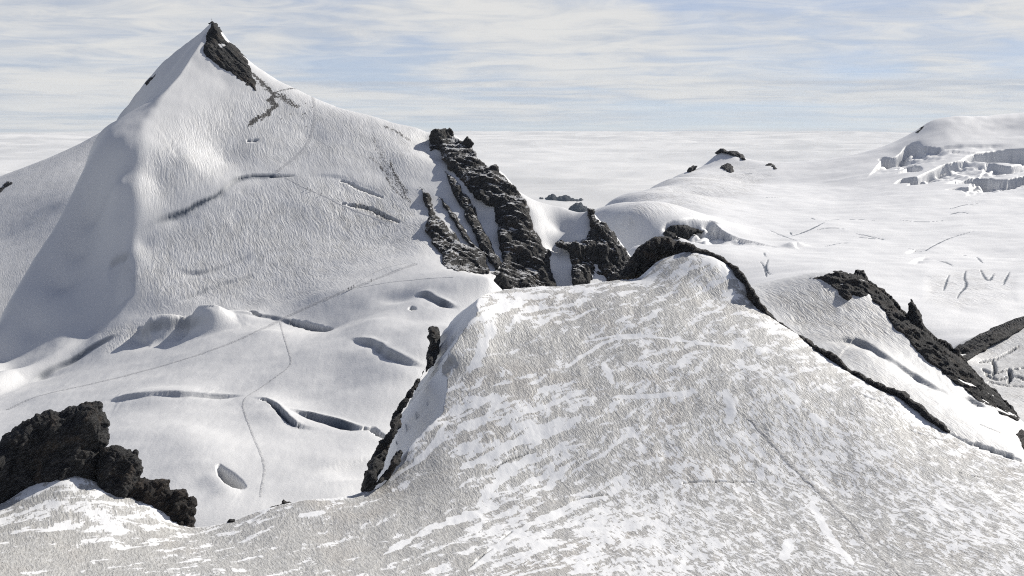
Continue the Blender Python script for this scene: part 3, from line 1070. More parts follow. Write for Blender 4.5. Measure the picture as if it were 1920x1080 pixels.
B.Z = B.Z * (1 - fade) + low * fade
B.attr('dirt')
B.attr('crack')
B.attr('tint')
pp = B.pts()
B.Z += 1.7 * fbm(pp * [0.02, 0.02, 0], 3, 12) + 0.16 * fbm(pp * [0.22, 0.11, 0], 3, 14)
# smooth glacier basin: long swells
Ub, Vb = proj(pp)
dirt_zones = [([(300, 440), (450, 350), (620, 330), (760, 350), (800, 460), (700, 500), (560, 560), (420, 580), (280, 580), (240, 500)], 0.65, 50),
              ([(300, 240), (480, 160), (620, 190), (800, 250), (790, 350), (640, 320), (440, 320), (300, 400), (250, 340)], 0.45, 40),
              ([(640, 330), (770, 380), (800, 440), (740, 470), (640, 450), (580, 380)], 0.9, 30),
              ([(180, 620), (330, 590), (420, 590), (330, 620), (200, 660)], 0.5, 12),
              ]
for poly, am, so in dirt_zones:
    B.area(poly, 'dirt', am, so)
rockmask = np.clip(B.att['dirt'], 0, 1)
B.Z += rockmask * (0.35 * fbm(pp * [0.16, 0.10, 0], 4, 22) + 0.10 * fbm(pp * [0.5, 0.5, 0], 2, 31))

# hillocks at the foot
B.bump(smooth_line([(258, 636), (283, 627), (305, 622), (335, 625)]), 9, 10, 0.3, skew=.8)
B.bump(smooth_line([(338, 622), (355, 614), (380, 611), (415, 622)]), 11.0, 10, 0.35, skew=.8)
B.bump(smooth_line([(405, 597), (440, 596), (485, 606)]), 4.0, 8, 0.35)
B.bump(smooth_line([(190, 758), (260, 744), (330, 740), (400, 746)]), 2.4, 12, 0.3)
B.bump(smooth_line([(430, 742), (470, 744), (520, 770), (560, 808)]), 2.0, 10, 0.3)
B.bump(smooth_line([(540, 690), (640, 715), (700, 760), (740, 830)]), -3.0, 30, 0.3)
B.bump(smooth_line([(560, 640), (660, 660), (740, 700)]), 2.5, 22, 0.3)
B.bump(smooth_line([(300, 800), (380, 850), (380, 920)]), 3.0, 16, 0.3)
B.bump(smooth_line([(640, 860), (680, 880), (700, 900)]), -3.0, 12, 0.3)
B.bump(smooth_line([(690, 555), (740, 556), (790, 560)]), -2.0, 7, 0.4)
# bergschrund at the foot and open cracks on the face
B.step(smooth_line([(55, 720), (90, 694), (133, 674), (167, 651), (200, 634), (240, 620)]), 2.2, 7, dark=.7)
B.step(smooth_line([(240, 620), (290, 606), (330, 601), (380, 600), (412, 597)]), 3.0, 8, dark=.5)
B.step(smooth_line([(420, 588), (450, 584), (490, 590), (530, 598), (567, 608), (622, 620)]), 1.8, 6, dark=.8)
B.crack(smooth_line([(468, 583), (490, 590)]), 2.2, 5, ends=.3)
B.crack(smooth_line([(545, 600), (570, 610), (622, 619)]), 2.2, 5, ends=.3)
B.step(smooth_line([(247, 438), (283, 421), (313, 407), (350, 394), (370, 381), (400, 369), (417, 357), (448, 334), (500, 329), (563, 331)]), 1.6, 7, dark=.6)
B.crack(smooth_line([(313, 407), (350, 394), (370, 381), (400, 369), (417, 357)]), 1.0, .6, ends=.4)
B.crack(smooth_line([(446, 334), (470, 330), (500, 329), (530, 330), (566, 330)]), 1.0, .8, ends=.5)
B.crack(smooth_line([(636, 337), (655, 342), (668, 350), (692, 359), (720, 371)]), 1.1, 4, ends=.3)
B.crack(smooth_line([(640, 381), (668, 386), (697, 393), (720, 404), (750, 418)]), 1.5, 4, ends=.3)
B.step(smooth_line([(570, 330), (610, 328), (650, 334), (690, 350), (730, 368)]), 1.0, 8)
B.step(smooth_line([(300, 240), (320, 275), (338, 300)]), .7, 3, flip=-1)
B.step(smooth_line([(320, 500), (370, 510), (430, 494), (480, 472)]), 1.2, 6, dark=.25)
B.step(smooth_line([(300, 575), (360, 552), (420, 530), (490, 512)]), 1.2, 6, dark=.2)
B.step(smooth_line([(200, 497), (225, 482), (246, 478)]), 2.5, 6, dark=.4)
B.crack(smooth_line([(460, 265), (472, 264), (486, 263)]), .9, 2, ends=.3)
# crevasses of the basin
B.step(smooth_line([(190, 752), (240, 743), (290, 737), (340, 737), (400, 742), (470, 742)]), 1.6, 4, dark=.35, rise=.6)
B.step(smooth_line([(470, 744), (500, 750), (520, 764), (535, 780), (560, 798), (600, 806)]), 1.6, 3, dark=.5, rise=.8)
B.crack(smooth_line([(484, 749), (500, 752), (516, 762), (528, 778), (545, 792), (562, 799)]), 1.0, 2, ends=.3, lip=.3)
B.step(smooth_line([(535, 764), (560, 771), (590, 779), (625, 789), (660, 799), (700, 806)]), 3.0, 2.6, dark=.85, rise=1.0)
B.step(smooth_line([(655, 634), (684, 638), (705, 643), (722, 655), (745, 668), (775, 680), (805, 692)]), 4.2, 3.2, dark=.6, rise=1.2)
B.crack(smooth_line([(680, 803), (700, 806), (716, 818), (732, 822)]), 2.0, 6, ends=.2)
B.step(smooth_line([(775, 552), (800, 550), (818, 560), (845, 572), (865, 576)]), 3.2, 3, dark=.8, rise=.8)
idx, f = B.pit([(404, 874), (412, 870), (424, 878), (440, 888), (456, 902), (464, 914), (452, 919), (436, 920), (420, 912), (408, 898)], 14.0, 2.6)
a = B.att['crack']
a[idx] = np.maximum(a[idx], f * .6)  # shade inside the hollow is put into the colour too
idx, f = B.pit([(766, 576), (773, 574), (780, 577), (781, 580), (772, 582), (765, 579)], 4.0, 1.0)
a[idx] = np.maximum(a[idx], f * .8)  # small pit: its inner shade is painted likewise
B.bump(smooth_line([(393, 880), (405, 905), (428, 925), (455, 930)]), 1.6, 5, 0.3)
# scree and grit showing through on the peak
for line, w, am in [([(505, 168), (513, 178), (509, 190), (520, 198)], 3.2, .95), ([(522, 197), (505, 206), (500, 215), (488, 220), (475, 227), (465, 237)], 2.2, 1.0),
                    ([(520, 175), (540, 190), (560, 203)], 4.0, .65), ([(462, 130), (485, 148), (508, 170)], 2.2, 1.0), ([(470, 150), (490, 160), (503, 172)], 1.8, .6), ([(700, 255), (720, 300), (750, 350)], 3.5, .3),
                    ([(690, 290), (730, 330), (770, 380)], 2.0, .4), ([(520, 172), (545, 166), (560, 168)], 1.2, .6), ([(730, 300), (742, 330), (765, 365)], 1.5, .6),
                    ([(720, 320), (735, 350), (760, 375)], 1.3, .5), ([(715, 235), (740, 245), (770, 265)], 2.5, .45), ([(660, 380), (700, 400), (745, 420)], 3.0, .35), ([(600, 420), (640, 410), (680, 430)], 3.0, .2)]:
    B.paint(smooth_line(line), w, 'tint', am, 0.8, .08, freq=.5)
for k in range(26):
    u = random.uniform(520, 600)
    v = random.uniform(190, 250)
    B.paint([(u, v), (u + random.uniform(1, 3), v + 1)], 0.5, 'tint', 1.0, 0.3, .3)
lp = [(165, 266, 1615), (130, 288, 1625), (100, 305, 1635), (50, 328, 1650), (0, 350, 1665), (-60, 375, 1675), (-150, 405, 1685), (210, 240, 1610),
      (180, 300, 1510), (130, 370, 1390), (60, 490, 1285), (0, 600, 1210), (-60, 600, 1220), (-150, 560, 1270), (0, 450, 1375), (60, 400, 1400), (-60, 500, 1320), (100, 430, 1335), (200, 400, 1330), (150, 500, 1250), (100, 600, 1180),
      (-150, 700, 1150), (0, 700, 1130), (260, 320, 1420)]
ctrl = [P(*q) for q in lp]
for u, v, d in dense(lp[:7], 2):
    p = P(u, v, d)
    ctrl += [off(p, 0, 20, -6), off(p, 0, 70, -50), off(p, 0, 140, -130)]
LS = HF(-150, 330, 190, np.linspace(1180, 1830, 200), ctrl, c=8.0)
for k in ('dirt', 'crack', 'tint'):
    LS.attr(k)
pp = LS.pts()
LS.attr('dirt')[:] = 0.3
LS.Z += 1.6 * fbm(pp * [.012, .012, 0], 4, 71) + .25 * fbm(pp * [.12, .06, 0], 3, 73)
tag(LS.mesh('snow_slope', M_PEAK), 'sunlit snow slope behind the shaded flank at the far left', kind='structure')
mount = tag(B.mesh('mountain', M_PEAK), 'tall snow peak with glacier basin at its foot', kind='structure')

# ================================================================== RIDGE ON THE RIGHT, BEHIND THE DOME
rd = [(1400, 545, 638), (1420, 540, 638), (1470, 532, 640), (1510, 526, 641), (1545, 520, 641), (1580, 520, 638), (1610, 520, 632), (1640, 540, 624), (1665, 560, 617), (1690, 588, 609), (1720, 615, 601),
      (1750, 640, 593), (1785, 665, 584), (1815, 690, 577), (1847, 722, 569), (1880, 755, 561), (1912, 790, 553), (1960, 830, 546), (2040, 890, 534),
      (1430, 580, 588), (1500, 600, 580), (1560, 590, 583), (1600, 610, 574), (1650, 640, 562), (1700, 680, 548), (1750, 720, 536), (1800, 750, 527), (1860, 790, 516), (1900, 815, 510),
      (1480, 640, 560), (1540, 652, 551), (1560, 668, 543), (1620, 655, 547), (1660, 690, 533), (1700, 720, 523), (1760, 755, 512), (1620, 720, 515), (1680, 760, 500), (1740, 790, 492), (1800, 810, 488), (1850, 830, 485), (1900, 850, 482), (1960, 880, 478), (2040, 930, 468)]
ctrl = [P(*q) for q in rd]
for u, v, d in rd[:19]:
    p = P(u, v, d)
    ctrl += [off(p, 4, 12, -8), off(p, 10, 35, -40), off(p, 20, 70, -110)]
for u, d, z in [(1420, 470, -120), (1600, 440, -125), (1800, 430, -130), (2000, 430, -135)]:
    q = P(u, 600, d)
    ctrl.append(np.array([q[0], q[1], z]))
R = HF(1330, 2050, 330, np.linspace(425, 710, 270), ctrl, c=4.0)
for k in ('dirt', 'crack', 'tint'):
    R.attr(k)
pp = R.pts()
R.area([(1420, 540), (1540, 525), (1640, 570), (1700, 650), (1600, 640), (1500, 630)], 'dirt', .85, 25)
R.area([(1540, 640), (1620, 650), (1760, 760), (1900, 850), (1780, 830), (1640, 740)], 'dirt', .45, 20)
R.Z += 0.5 * fbm(pp * [0.05, 0.03, 0], 3, 41) + 0.18 * fbm(pp * [.4, .15, 0], 3, 44)
R.step(smooth_line([(1528, 645), (1555, 637), (1590, 634), (1620, 640), (1660, 665), (1720, 705), (1790, 745)]), 2.2, 7, dark=.55)
R.step(smooth_line([(1810, 740), (1830, 752), (1850, 765)]), 1.5, 5, dark=.5)
R.crack(smooth_line([(1740, 800), (1800, 825), (1860, 845), (1920, 865)]), .7, 2)
R.crack(smooth_line([(1820, 789), (1860, 805), (1880, 812)]), .5, 1.5)
R.crack(smooth_line([(1825, 833), (1870, 848), (1900, 858)]), .7, 2)
R.paint(smooth_line([(1570, 617), (1600, 598), (1615, 597)]), .5, 'tint', .3)
ridge = tag(R.mesh('snow_ridge', M_RIDGE), 'grey snow ridge right of the dome', kind='structure')

# ================================================================== FAR PLATEAU, SMALL SUMMIT AND ICY DOME
fp = [(1125, 398, 1560), (1150, 385, 1680), (1180, 371, 1800), (1215, 354, 1950), (1250, 337, 2120), (1285, 322, 2280), (1310, 313, 2350),
      (1330, 300, 2380), (1347, 287, 2395), (1365, 284, 2400), (1385, 293, 2400), (1400, 303, 2410), (1430, 312, 2440), (1450, 317, 2460), (1480, 320, 2480), (1530, 322, 2500), (1570, 320, 2480), (1600, 309, 2450),
      (1640, 290, 2420), (1680, 268, 2400), (1720, 244, 2390), (1745, 228, 2390), (1770, 221, 2400), (1800, 219, 2420), (1850, 219, 2460), (1880, 215, 2480), (1920, 211, 2500), (2000, 205, 2520), (2060, 203, 2520),
      (1160, 430, 1480), (1180, 470, 1330), (1220, 440, 1450), (1230, 400, 1640), (1300, 370, 1900), (1360, 340, 2150), (1420, 345, 2150), (1340, 320, 2280), (1380, 310, 2330),
      (1250, 470, 1330), (1330, 450, 1430), (1380, 420, 1570), (1420, 390, 1750), (1500, 360, 2000), (1560, 350, 2100), (1600, 380, 1880), (1500, 400, 1720), (1440, 440, 1500), (1400, 500, 1270), (1500, 470, 1380), (1560, 430, 1560),
      (1600, 480, 1340), (1650, 420, 1620), (1680, 380, 1830), (1660, 330, 2120), (1700, 300, 2230), (1760, 260, 2310), (1820, 250, 2340), (1900, 245, 2370), (1740, 370, 1850), (1780, 330, 2050), (1850, 300, 2180), (1920, 290, 2230), (1760, 290, 2220),
      (1850, 360, 1900), (1920, 370, 1860), (1750, 420, 1600), (1850, 410, 1640), (1930, 420, 1600), (1700, 470, 1400), (1800, 470, 1400), (1900, 480, 1370), (1600, 540, 1170), (1700, 540, 1170), (1800, 540, 1180), (1900, 550, 1160),
      (1700, 610, 1030), (1800, 620, 1020), (1900, 610, 1050), (1830, 650, 985), (1500, 540, 1160), (1420, 560, 1120), (2040, 420, 1600), (2040, 560, 1160), (2040, 650, 1000), (2040, 300, 2200), (1300, 480, 1300)]
ctrl = [P(*q) for q in fp]
for u, v, d in fp[:29]:
    p = P(u, v, d)
    if d < 2340:
        ctrl += [off(p, -40, 25, -30), off(p, -120, 60, -150), off(p, -230, 80, -330)]
    else:
        ctrl += [off(p, 0, 60, -22), off(p, 0, 160, -90), off(p, 0, 330, -240)]
for u, d, z in [(1050, 1450, -330), (1050, 1200, -330), (1180, 1150, -230), (1300, 1050, -230), (1450, 980, -215), (1700, 900, -215), (2040, 880, -215), (1300, 880, -250), (1000, 1800, -420)]:
    q = P(u, 600, d)
    ctrl.append(np.array([q[0], q[1], z]))
dE = np.concatenate([np.geomspace(930, 2420, 420), np.linspace(2440, 2900, 20)])
E = HF(1040, 2050, 510, dE, ctrl, c=18.0)
for k in ('dirt', 'crack', 'tint'):
    E.attr(k)
pp = E.pts()
E.Z += 4.0 * fbm(pp * [0.008, 0.008, 0], 4, 51) + 1.1 * fbm(pp * [0.012, 0.04, 0], 3, 52)
E.area([(1180, 370), (1300, 320), (1400, 310), (1440, 330), (1400, 370), (1250, 400), (1150, 430)], 'dirt', .5, 25)
E.area([(1740, 520), (1830, 505), (1900, 520), (1900, 560), (1800, 580), (1740, 560)], 'dirt', .4, 12)
E.Z += .5 * E.att['dirt'] * fbm(pp * [.05, .05, 0], 3, 55)
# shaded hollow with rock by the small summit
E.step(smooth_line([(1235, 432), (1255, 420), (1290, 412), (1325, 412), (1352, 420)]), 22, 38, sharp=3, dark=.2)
# ice cliffs and seracs of the dome
scarps = [([(1640, 300), (1655, 296), (1672, 298), (1690, 288), (1700, 275), (1725, 264)], 22, 40), ([(1676, 345), (1692, 336), (1712, 333), (1732, 336), (1748, 343)], 32, 40), ([(1676, 318), (1698, 306), (1722, 310), (1730, 322)], 16, 25),
                 ([(1700, 345), (1725, 330), (1752, 318), (1780, 306), (1830, 296)], 18, 40), ([(1800, 300), (1830, 288), (1870, 284), (1920, 280), (2000, 280)], 36, 70),
                 ([(1810, 312), (1850, 305), (1890, 312), (1930, 305), (2000, 310)], 14, 30), ([(1765, 345), (1800, 335), (1840, 330), (1880, 338), (1930, 330), (2000, 340)], 28, 40), ([(1770, 356), (1800, 352), (1832, 352)], 12, 30),
                                  ([(1735, 290), (1770, 276), (1830, 272), (1900, 272)], 3, 30)]
scarps = [(E.drape(smooth_line(ln), 4.0), h, w) for ln, h, w in scarps]
for ln, h, w in scarps:
    E.step(ln, h, w, dmin=-1, sharp=2.5, dark=.10)
# crevasse lines of the plateau: barely carved, their shade put into the colour
for ln, w, dp in [([(1545, 414), (1580, 411), (1620, 412), (1648, 414)], 2.2, 8), ([(1478, 444), (1500, 438), (1522, 429), (1545, 417)], 2.5, 8), ([(1442, 431), (1460, 439), (1478, 446), (1495, 452)], 1.8, 6),
                  ([(1530, 431), (1560, 427), (1590, 430)], 2.5, 6), ([(1600, 437), (1630, 443), (1657, 449)], 2.6, 6), ([(1547, 462), (1570, 457), (1594, 455)], 1.4, 4), ([(1683, 412), (1730, 416), (1780, 413)], 1.5, 4),
                  ([(1425, 490), (1433, 500), (1438, 520)], 1.8, 7), ([(1440, 487), (1437, 500), (1441, 512), (1450, 515)], 1.8, 7), ([(1432, 473), (1436, 482)], 1.3, 5),
                  ([(1700, 465), (1730, 470), (1752, 460), (1780, 447), (1830, 432)], 1.7, 5), ([(1750, 486), (1770, 490), (1788, 499)], 2.2, 7), ([(1780, 515), (1774, 530), (1770, 545)], 2.0, 7),
                  ([(1812, 505), (1808, 520), (1812, 535), (1800, 550), (1795, 560)], 2.6, 8), ([(1838, 505), (1848, 522), (1856, 525), (1864, 512)], 3.0, 8), ([(1893, 510), (1885, 525), (1882, 535)], 2.2, 7),
                  ([(1832, 482), (1843, 494)], 1.8, 6), ([(1805, 478), (1816, 480)], 1.5, 5), ([(1482, 435), (1484, 441)], 2.0, 6), ([(1520, 408), (1528, 412)], 2.5, 6),
                  ([(1780, 402), (1800, 398), (1816, 400)], 5.0, 5), ([(1780, 392), (1810, 384), (1845, 381)], 3.0, 4), ([(1600, 443), (1640, 448), (1660, 450)], 3.0, 6), ([(1400, 368), (1430, 370), (1470, 369)], 1.6, 4),
                  ([(1380, 327), (1400, 326), (1420, 325)], 2.0, 4)]:
    E.crack(smooth_line(ln), w * .4 + .45, .35, ends=.35)
E.bump(smooth_line([(1476, 466), (1490, 460), (1502, 464)]), 4, 8, .3)
E.step(smooth_line([(1705, 495), (1725, 484), (1750, 480)]), 2.5, 12, sharp=2)
E.step(smooth_line([(1695, 475), (1715, 468), (1740, 466)]), 2, 12, sharp=2)
plateau = tag(E.mesh('glacier_plateau', M_FAR), 'wide bright glacier plateau rising to an ice dome', kind='structure')

# dirty glacier slope at the right edge
ctrl = [P(*q) for q in [(1780, 665, 850), (1813, 642, 900), (1847, 626, 930), (1880, 610, 955), (1920, 596, 975), (2000, 570, 1010), (2060, 550, 1030), (1810, 690, 830), (1850, 680, 850), (1900, 660, 875), (1960, 640, 890), (2050, 620, 905),
                        (1840, 720, 790), (1900, 720, 795), (1960, 720, 795), (2050, 720, 790), (1870, 760, 740), (1930, 770, 735), (2050, 780, 725), (1760, 760, 730)]]
for u, v, d in [(1780, 665, 850), (1813, 642, 900), (1847, 626, 930), (1880, 610, 955), (1920, 596, 975), (2000, 570, 1010), (2060, 550, 1030)]:
    p = P(u, v, d)
    ctrl += [off(p, -10, 15, -12), off(p, -20, 40, -60)]
G = HF(1740, 2060, 160, np.linspace(690, 1060, 160), ctrl, c=6)
for k in ('dirt', 'crack', 'tint'):
    G.attr(k)
pp = G.pts()
G.attr('dirt')[:] = .6
G.Z += .8 * fbm(pp * [.04, .04, 0], 4, 61)
for ln in [[(1835, 680), (1870, 672), (1910, 650)], [(1840, 690), (1860, 700), (1885, 695), (1920, 690)], [(1845, 700), (1870, 712), (1900, 705), (1930, 715)], [(1850, 715), (1880, 722), (1920, 726)],
           [(1860, 676), (1866, 690), (1862, 705)], [(1890, 690), (1895, 705), (1890, 720)]]:
    G.crack(smooth_line(ln), 1.2, 3.5, ends=.2)
G.area([(1830, 690), (1930, 670), (1930, 735), (1850, 730)], 'tint', .25, 10)
tag(G.mesh('lower_glacier', M_RIDGE), 'dirty crevassed glacier slope at the right edge', kind='structure')

# ================================================================== ROCKS
def on(hf, back=0.0, dmin=0):
    """distance of the sheet under a photo pixel, plus a setback"""
    def f(u, v):
        return hf.hit(u, v, dmin) + back
    return f


def lean(v0, d0, v1, d1):
    """sheet leaning back: distance d0 at row v0 to d1 at row v1"""
    def f(u, v):
        d = np.interp(v, *zip(*sorted([(v0, d0), (v1, d1)])))
        if d0 < 460:
            d = 286 + (d - 286) * 0.87
        return d
    return f


def track(pts, back=0.0):
    """distance interpolated from (u, v, d) samples by inverse distance"""
    pts = np.asarray(pts, float)

    def f(u, v):
        w = 1 / (((np.asarray(u)[:, None] - pts[:, 0]) ** 2 + (np.asarray(v)[:, None] - pts[:, 1]) ** 2) + 30.0)
        return (w * pts[:, 2]).sum(1) / w.sum(1) + back
    return f


def rock(poly, depth, label, mat=M_ROCK, cat='rock', name='rock_outcrop', group=None, **kw):
    o = crag(name, poly, depth, mat, **kw)
    return tag(o, label, cat, group)


# near outcrop on the left
MAIN = [(-70, 880), (-60, 850), (-30, 838), (0, 827), (20, 810), (43, 790), (67, 775), (93, 769), (115, 772), (123, 767), (143, 765), (160, 755), (180, 752), (192, 757), (197, 773), (205, 790), (203, 807),
        (205, 820), (202, 835), (192, 873), (185, 915), (147, 930), (100, 930), (50, 940), (27, 950), (0, 965), (-40, 985), (-80, 985)]
rock(MAIN, lean(985, 341, 750, 352), 'largest dark rock block of the outcrop at the lower left', M_ROCK_NEAR, thick=6, step=1.45, size=6, amp=2.3, seed=3, grain=(0.45, 0.1, 0.9), jag=5, width=40)
rock([(213, 835), (233, 840), (247, 848), (258, 848), (265, 863), (267, 880), (262, 897), (258, 925), (233, 940), (203, 940), (180, 930), (180, 887), (190, 853), (200, 838)],
     lean(940, 338, 835, 345), 'middle dark rock block, right of the largest block at the lower left', M_ROCK_NEAR, thick=4.5, step=1.25, size=4.0, amp=1.6, seed=8, grain=(0.45, 0.1, 0.9), jag=4, width=24)
rock([(213, 912), (235, 900), (260, 896), (283, 900), (317, 899), (319, 918), (348, 917), (350, 936), (365, 933), (367, 950), (362, 967), (367, 975), (362, 1004), (335, 1008), (310, 985), (290, 965), (262, 955), (240, 950), (215, 940)],
     lean(1005, 333, 895, 341), 'brown jagged rock tail ending the lower left outcrop', rock_material('brown_gneiss', 0.45, mid=rgb(0.055, 0.043, 0.034)), thick=3, step=1.2, size=3.0, amp=1.2, seed=12, grain=(0.6, 0.1, 0.75), jag=4, width=16)
rock([(500, 957), (515, 949), (528, 944), (532, 936), (542, 940), (550, 942), (556, 948), (530, 952), (505, 962)], lean(960, 338, 935, 341), 'small dark rock behind the snow edge, lower centre left', M_ROCK_NEAR, thick=2, step=1, size=2, amp=.6, jag=2, seed=4)
rock([(425, 979), (431, 973), (440, 974), (444, 979), (435, 982)], lean(980, 332, 972, 334), 'tiny dark rock tip at the snow edge, lower left', M_ROCK_NEAR, thick=1, step=1, size=1.5, amp=.4, jag=1, seed=5)

# rock at the foot of the shaded wall
rock([(803, 618), (812, 610), (821, 614), (826, 643), (823, 663), (817, 680), (806, 690), (796, 700), (799, 670), (803, 650), (801, 630)],
     track([(830, 587, 425), (803, 640, 405), (806, 690, 390)], 0), 'dark narrow rock under the upper part of the shaded snow wall', M_ROCK_NEAR, thick=4, step=1.2, size=4, amp=1.5, seed=21, jag=2.5, width=14)
rock([(797, 692), (790, 706), (783, 720), (775, 733), (765, 748), (755, 766), (749, 783), (752, 800), (741, 815), (731, 838), (726, 853), (719, 866), (713, 888), (706, 904), (694, 926), (680, 924), (682, 907), (688, 883), (695, 863), (707, 840), (710, 827), (723, 817), (737, 803), (735, 785), (743, 770), (750, 757), (770, 730), (783, 712)],
     track([(797, 695, 388), (750, 770, 373), (730, 820, 359), (690, 910, 343)], 0), 'long dark rock band along the foot of the shaded snow wall', M_ROCK_NEAR, thick=4, step=1.3, size=4, amp=1.5, seed=24, jag=3, width=14)
rock([(752, 842), (756, 850), (752, 866), (738, 884), (722, 900), (703, 910), (716, 892), (728, 880), (734, 862), (742, 846)], track([(752, 845, 351), (735, 880, 345), (705, 908, 340)], 0),
     'small dark rock poking from the lower shaded snow wall', M_ROCK_NEAR, thick=2.0, step=1.0, size=2.5, amp=.8, seed=25, jag=2.5, width=10)

# knob and band along the right edge of the dome
rock([(1157, 526), (1173, 500), (1187, 480), (1203, 460), (1220, 449), (1247, 444), (1273, 451), (1292, 460), (1292, 476), (1262, 480), (1240, 490), (1222, 506), (1205, 523), (1180, 528)], lambda u, v: np.interp(u, [1157, 1230, 1290], [453, 460, 460]),
     'dark rock knob at the far top edge of the snow dome', M_ROCK_NEAR, thick=6, step=1.3, size=4, amp=2.4, seed=31, jag=2.5, width=22)
up = [(1286, 458), (1300, 463), (1330, 475), (1357, 487), (1380, 503), (1397, 523), (1407, 540), (1423, 563), (1440, 587), (1460, 607), (1480, 620), (1500, 632), (1520, 643), (1533, 653), (1550, 662), (1563, 667), (1580, 683), (1600, 699), (1627, 713),
      (1640, 720), (1663, 729), (1687, 737), (1717, 757), (1740, 777), (1760, 793), (1783, 812)]
lo = [(1777, 815), (1747, 795), (1713, 773), (1687, 752), (1673, 741), (1633, 728), (1613, 715), (1580, 695), (1557, 678), (1533, 666), (1513, 646), (1493, 632), (1470, 618), (1447, 603), (1420, 582), (1400, 562), (1394, 536), (1377, 514), (1360, 497), (1337, 486), (1303, 478), (1284, 476)]
cr = np.array(CREST_R)
up = [(u, v - 4) for u, v in up]
rock(up + lo, lambda u, v: np.interp(u, cr[:, 0], cr[:, 2]) + 2.0, 'long thin dark rock band edging the right side of the snow dome', M_ROCK_NEAR, name='rock_band', thick=3.0, step=1.4, size=3.5, amp=1.3, seed=33, jag=2.5, width=9)

# summit rock of the peak
rock([(397, 39), (390, 44), (394, 48), (388, 62), (386, 78), (382, 91), (383, 101), (388, 108), (407, 121), (424, 134), (431, 134), (444, 148), (462, 161), (469, 162), (482, 174), (480, 153), (473, 143), (470, 126), (464, 113), (460, 106), (447, 92), (433, 81), (422, 75), (417, 62), (412, 51), (406, 43)],
     on(B, 1.0), 'black triangular summit rock on top of the tall snow peak', M_ROCK, thick=3, step=0.9, size=6, amp=1.6, seed=41, grain=(0.6, -0.3, -0.7), jag=2.0, width=12)
rock([(270, 158), (278, 149), (285, 143), (294, 137), (290, 144), (282, 153), (275, 161)], on(B, 1), 'tiny dark rock on the left skyline of the tall peak', M_ROCK, thick=2, step=.8, size=3, amp=.8, seed=43, jag=1)
rock([(-20, 368), (0, 352), (8, 343), (18, 340), (24, 343), (20, 347), (5, 358), (-18, 375)], on(LS, 1), 'small dark rock on the skyline at the left edge', M_ROCK, thick=3, step=1, size=4, amp=1.2, seed=44, jag=1.5)

# cliff of ribs and couloirs
GRP = 'rock ribs of the cliff right of the tall peak'
rock([(785, 350), (798, 362), (807, 376), (812, 393), (827, 410), (853, 437), (867, 457), (893, 467), (907, 473), (920, 505), (907, 513), (873, 508), (840, 503), (829, 493), (827, 473), (810, 447), (798, 433), (802, 410), (797, 380)],
     on(B, -1), 'lowest left rock rib of the cliff, beside the snow face', M_ROCK_SNOWY, name='rock_rib', group=GRP, thick=6, step=1.3, size=8, amp=3.0, seed=51, grain=(0.42, -0.2, -0.88), jag=4, width=16)
rock([(824, 368), (830, 372), (842, 388), (856, 404), (876, 440), (903, 470), (896, 472), (870, 447), (850, 412), (836, 392)], on(B, -1), 'thin rock rib between two snow gullies of the cliff', M_ROCK_SNOWY, name='rock_rib', group=GRP, thick=4, step=1.1, size=5, amp=1.6, seed=52, grain=(0.42, -0.2, -0.88), jag=2.5, width=6)
rock([(833, 320), (845, 328), (864, 350), (881, 373), (893, 397), (907, 433), (923, 463), (944, 495), (930, 502), (912, 480), (897, 453), (885, 427), (870, 400), (860, 380), (846, 350)], on(B, -1), 'second rock rib of the cliff, between the snow couloirs', M_ROCK_SNOWY, name='rock_rib', group=GRP,
     thick=6, step=1.2, size=7, amp=2.6, seed=53, grain=(0.42, -0.2, -0.88), jag=3.5, width=10)
rock([(807, 245), (813, 242), (832, 240), (842, 238), (847, 242), (850, 255), (858, 260), (865, 267), (870, 262), (877, 256), (883, 263), (885, 277), (893, 293), (902, 303), (917, 313), (923, 310), (935, 313), (940, 328), (953, 340), (967, 350), (977, 367), (987, 380), (990, 403), (998, 427), (1013, 447), (1027, 467),
      (1032, 487), (1037, 513), (1044, 545), (1040, 570), (960, 570), (950, 530), (930, 518), (918, 512), (935, 500), (944, 487), (938, 467), (932, 437), (933, 420), (928, 400), (920, 387), (903, 373), (890, 370), (880, 358), (870, 345), (855, 332), (840, 313), (830, 300), (825, 284), (806, 284), (808, 267)],
     lambda u, v: np.minimum(track([(806, 262, 962), (845, 250, 966), (877, 270, 946), (900, 310, 918), (935, 322, 900), (965, 355, 884), (985, 385, 868), (1000, 430, 852), (1025, 470, 838), (1040, 520, 822), (1042, 560, 806), (850, 330, 908), (905, 380, 872), (940, 450, 840), (945, 500, 812), (960, 550, 790), (985, 480, 832), (960, 420, 855)], -1)(u, v), on(B, 0.5)(u, v)),
     'tall main rock rib of the cliff with toothed skyline towers', M_ROCK_SNOWY, name='rock_rib', group=GRP, thick=6, step=1.3, size=11, amp=3.0, seed=54, grain=(0.42, -0.2, -0.88), jag=4, width=22)
rock([(1100, 393), (1107, 390), (1117, 397), (1123, 416), (1137, 420), (1150, 436), (1163, 459), (1173, 473), (1190, 486), (1200, 520), (1180, 545), (1073, 545), (1073, 510), (1068, 474), (1053, 465), (1041, 456), (1057, 453), (1080, 451), (1100, 444), (1108, 432), (1105, 413)],
     track([(1107, 396, 874), (1123, 420, 867), (1150, 440, 863), (1173, 475, 854), (1190, 490, 851), (1120, 470, 847), (1060, 470, 843), (1075, 530, 810), (1160, 530, 827), (1180, 545, 830)], -2), 'rock spur right of the snow bowl, behind the dome edge', M_ROCK_SNOWY, name='rock_rib', group=GRP, thick=8, step=1.3, size=9, amp=3.5, seed=55, grain=(-0.25, -0.2, -0.95), jag=4, width=18)
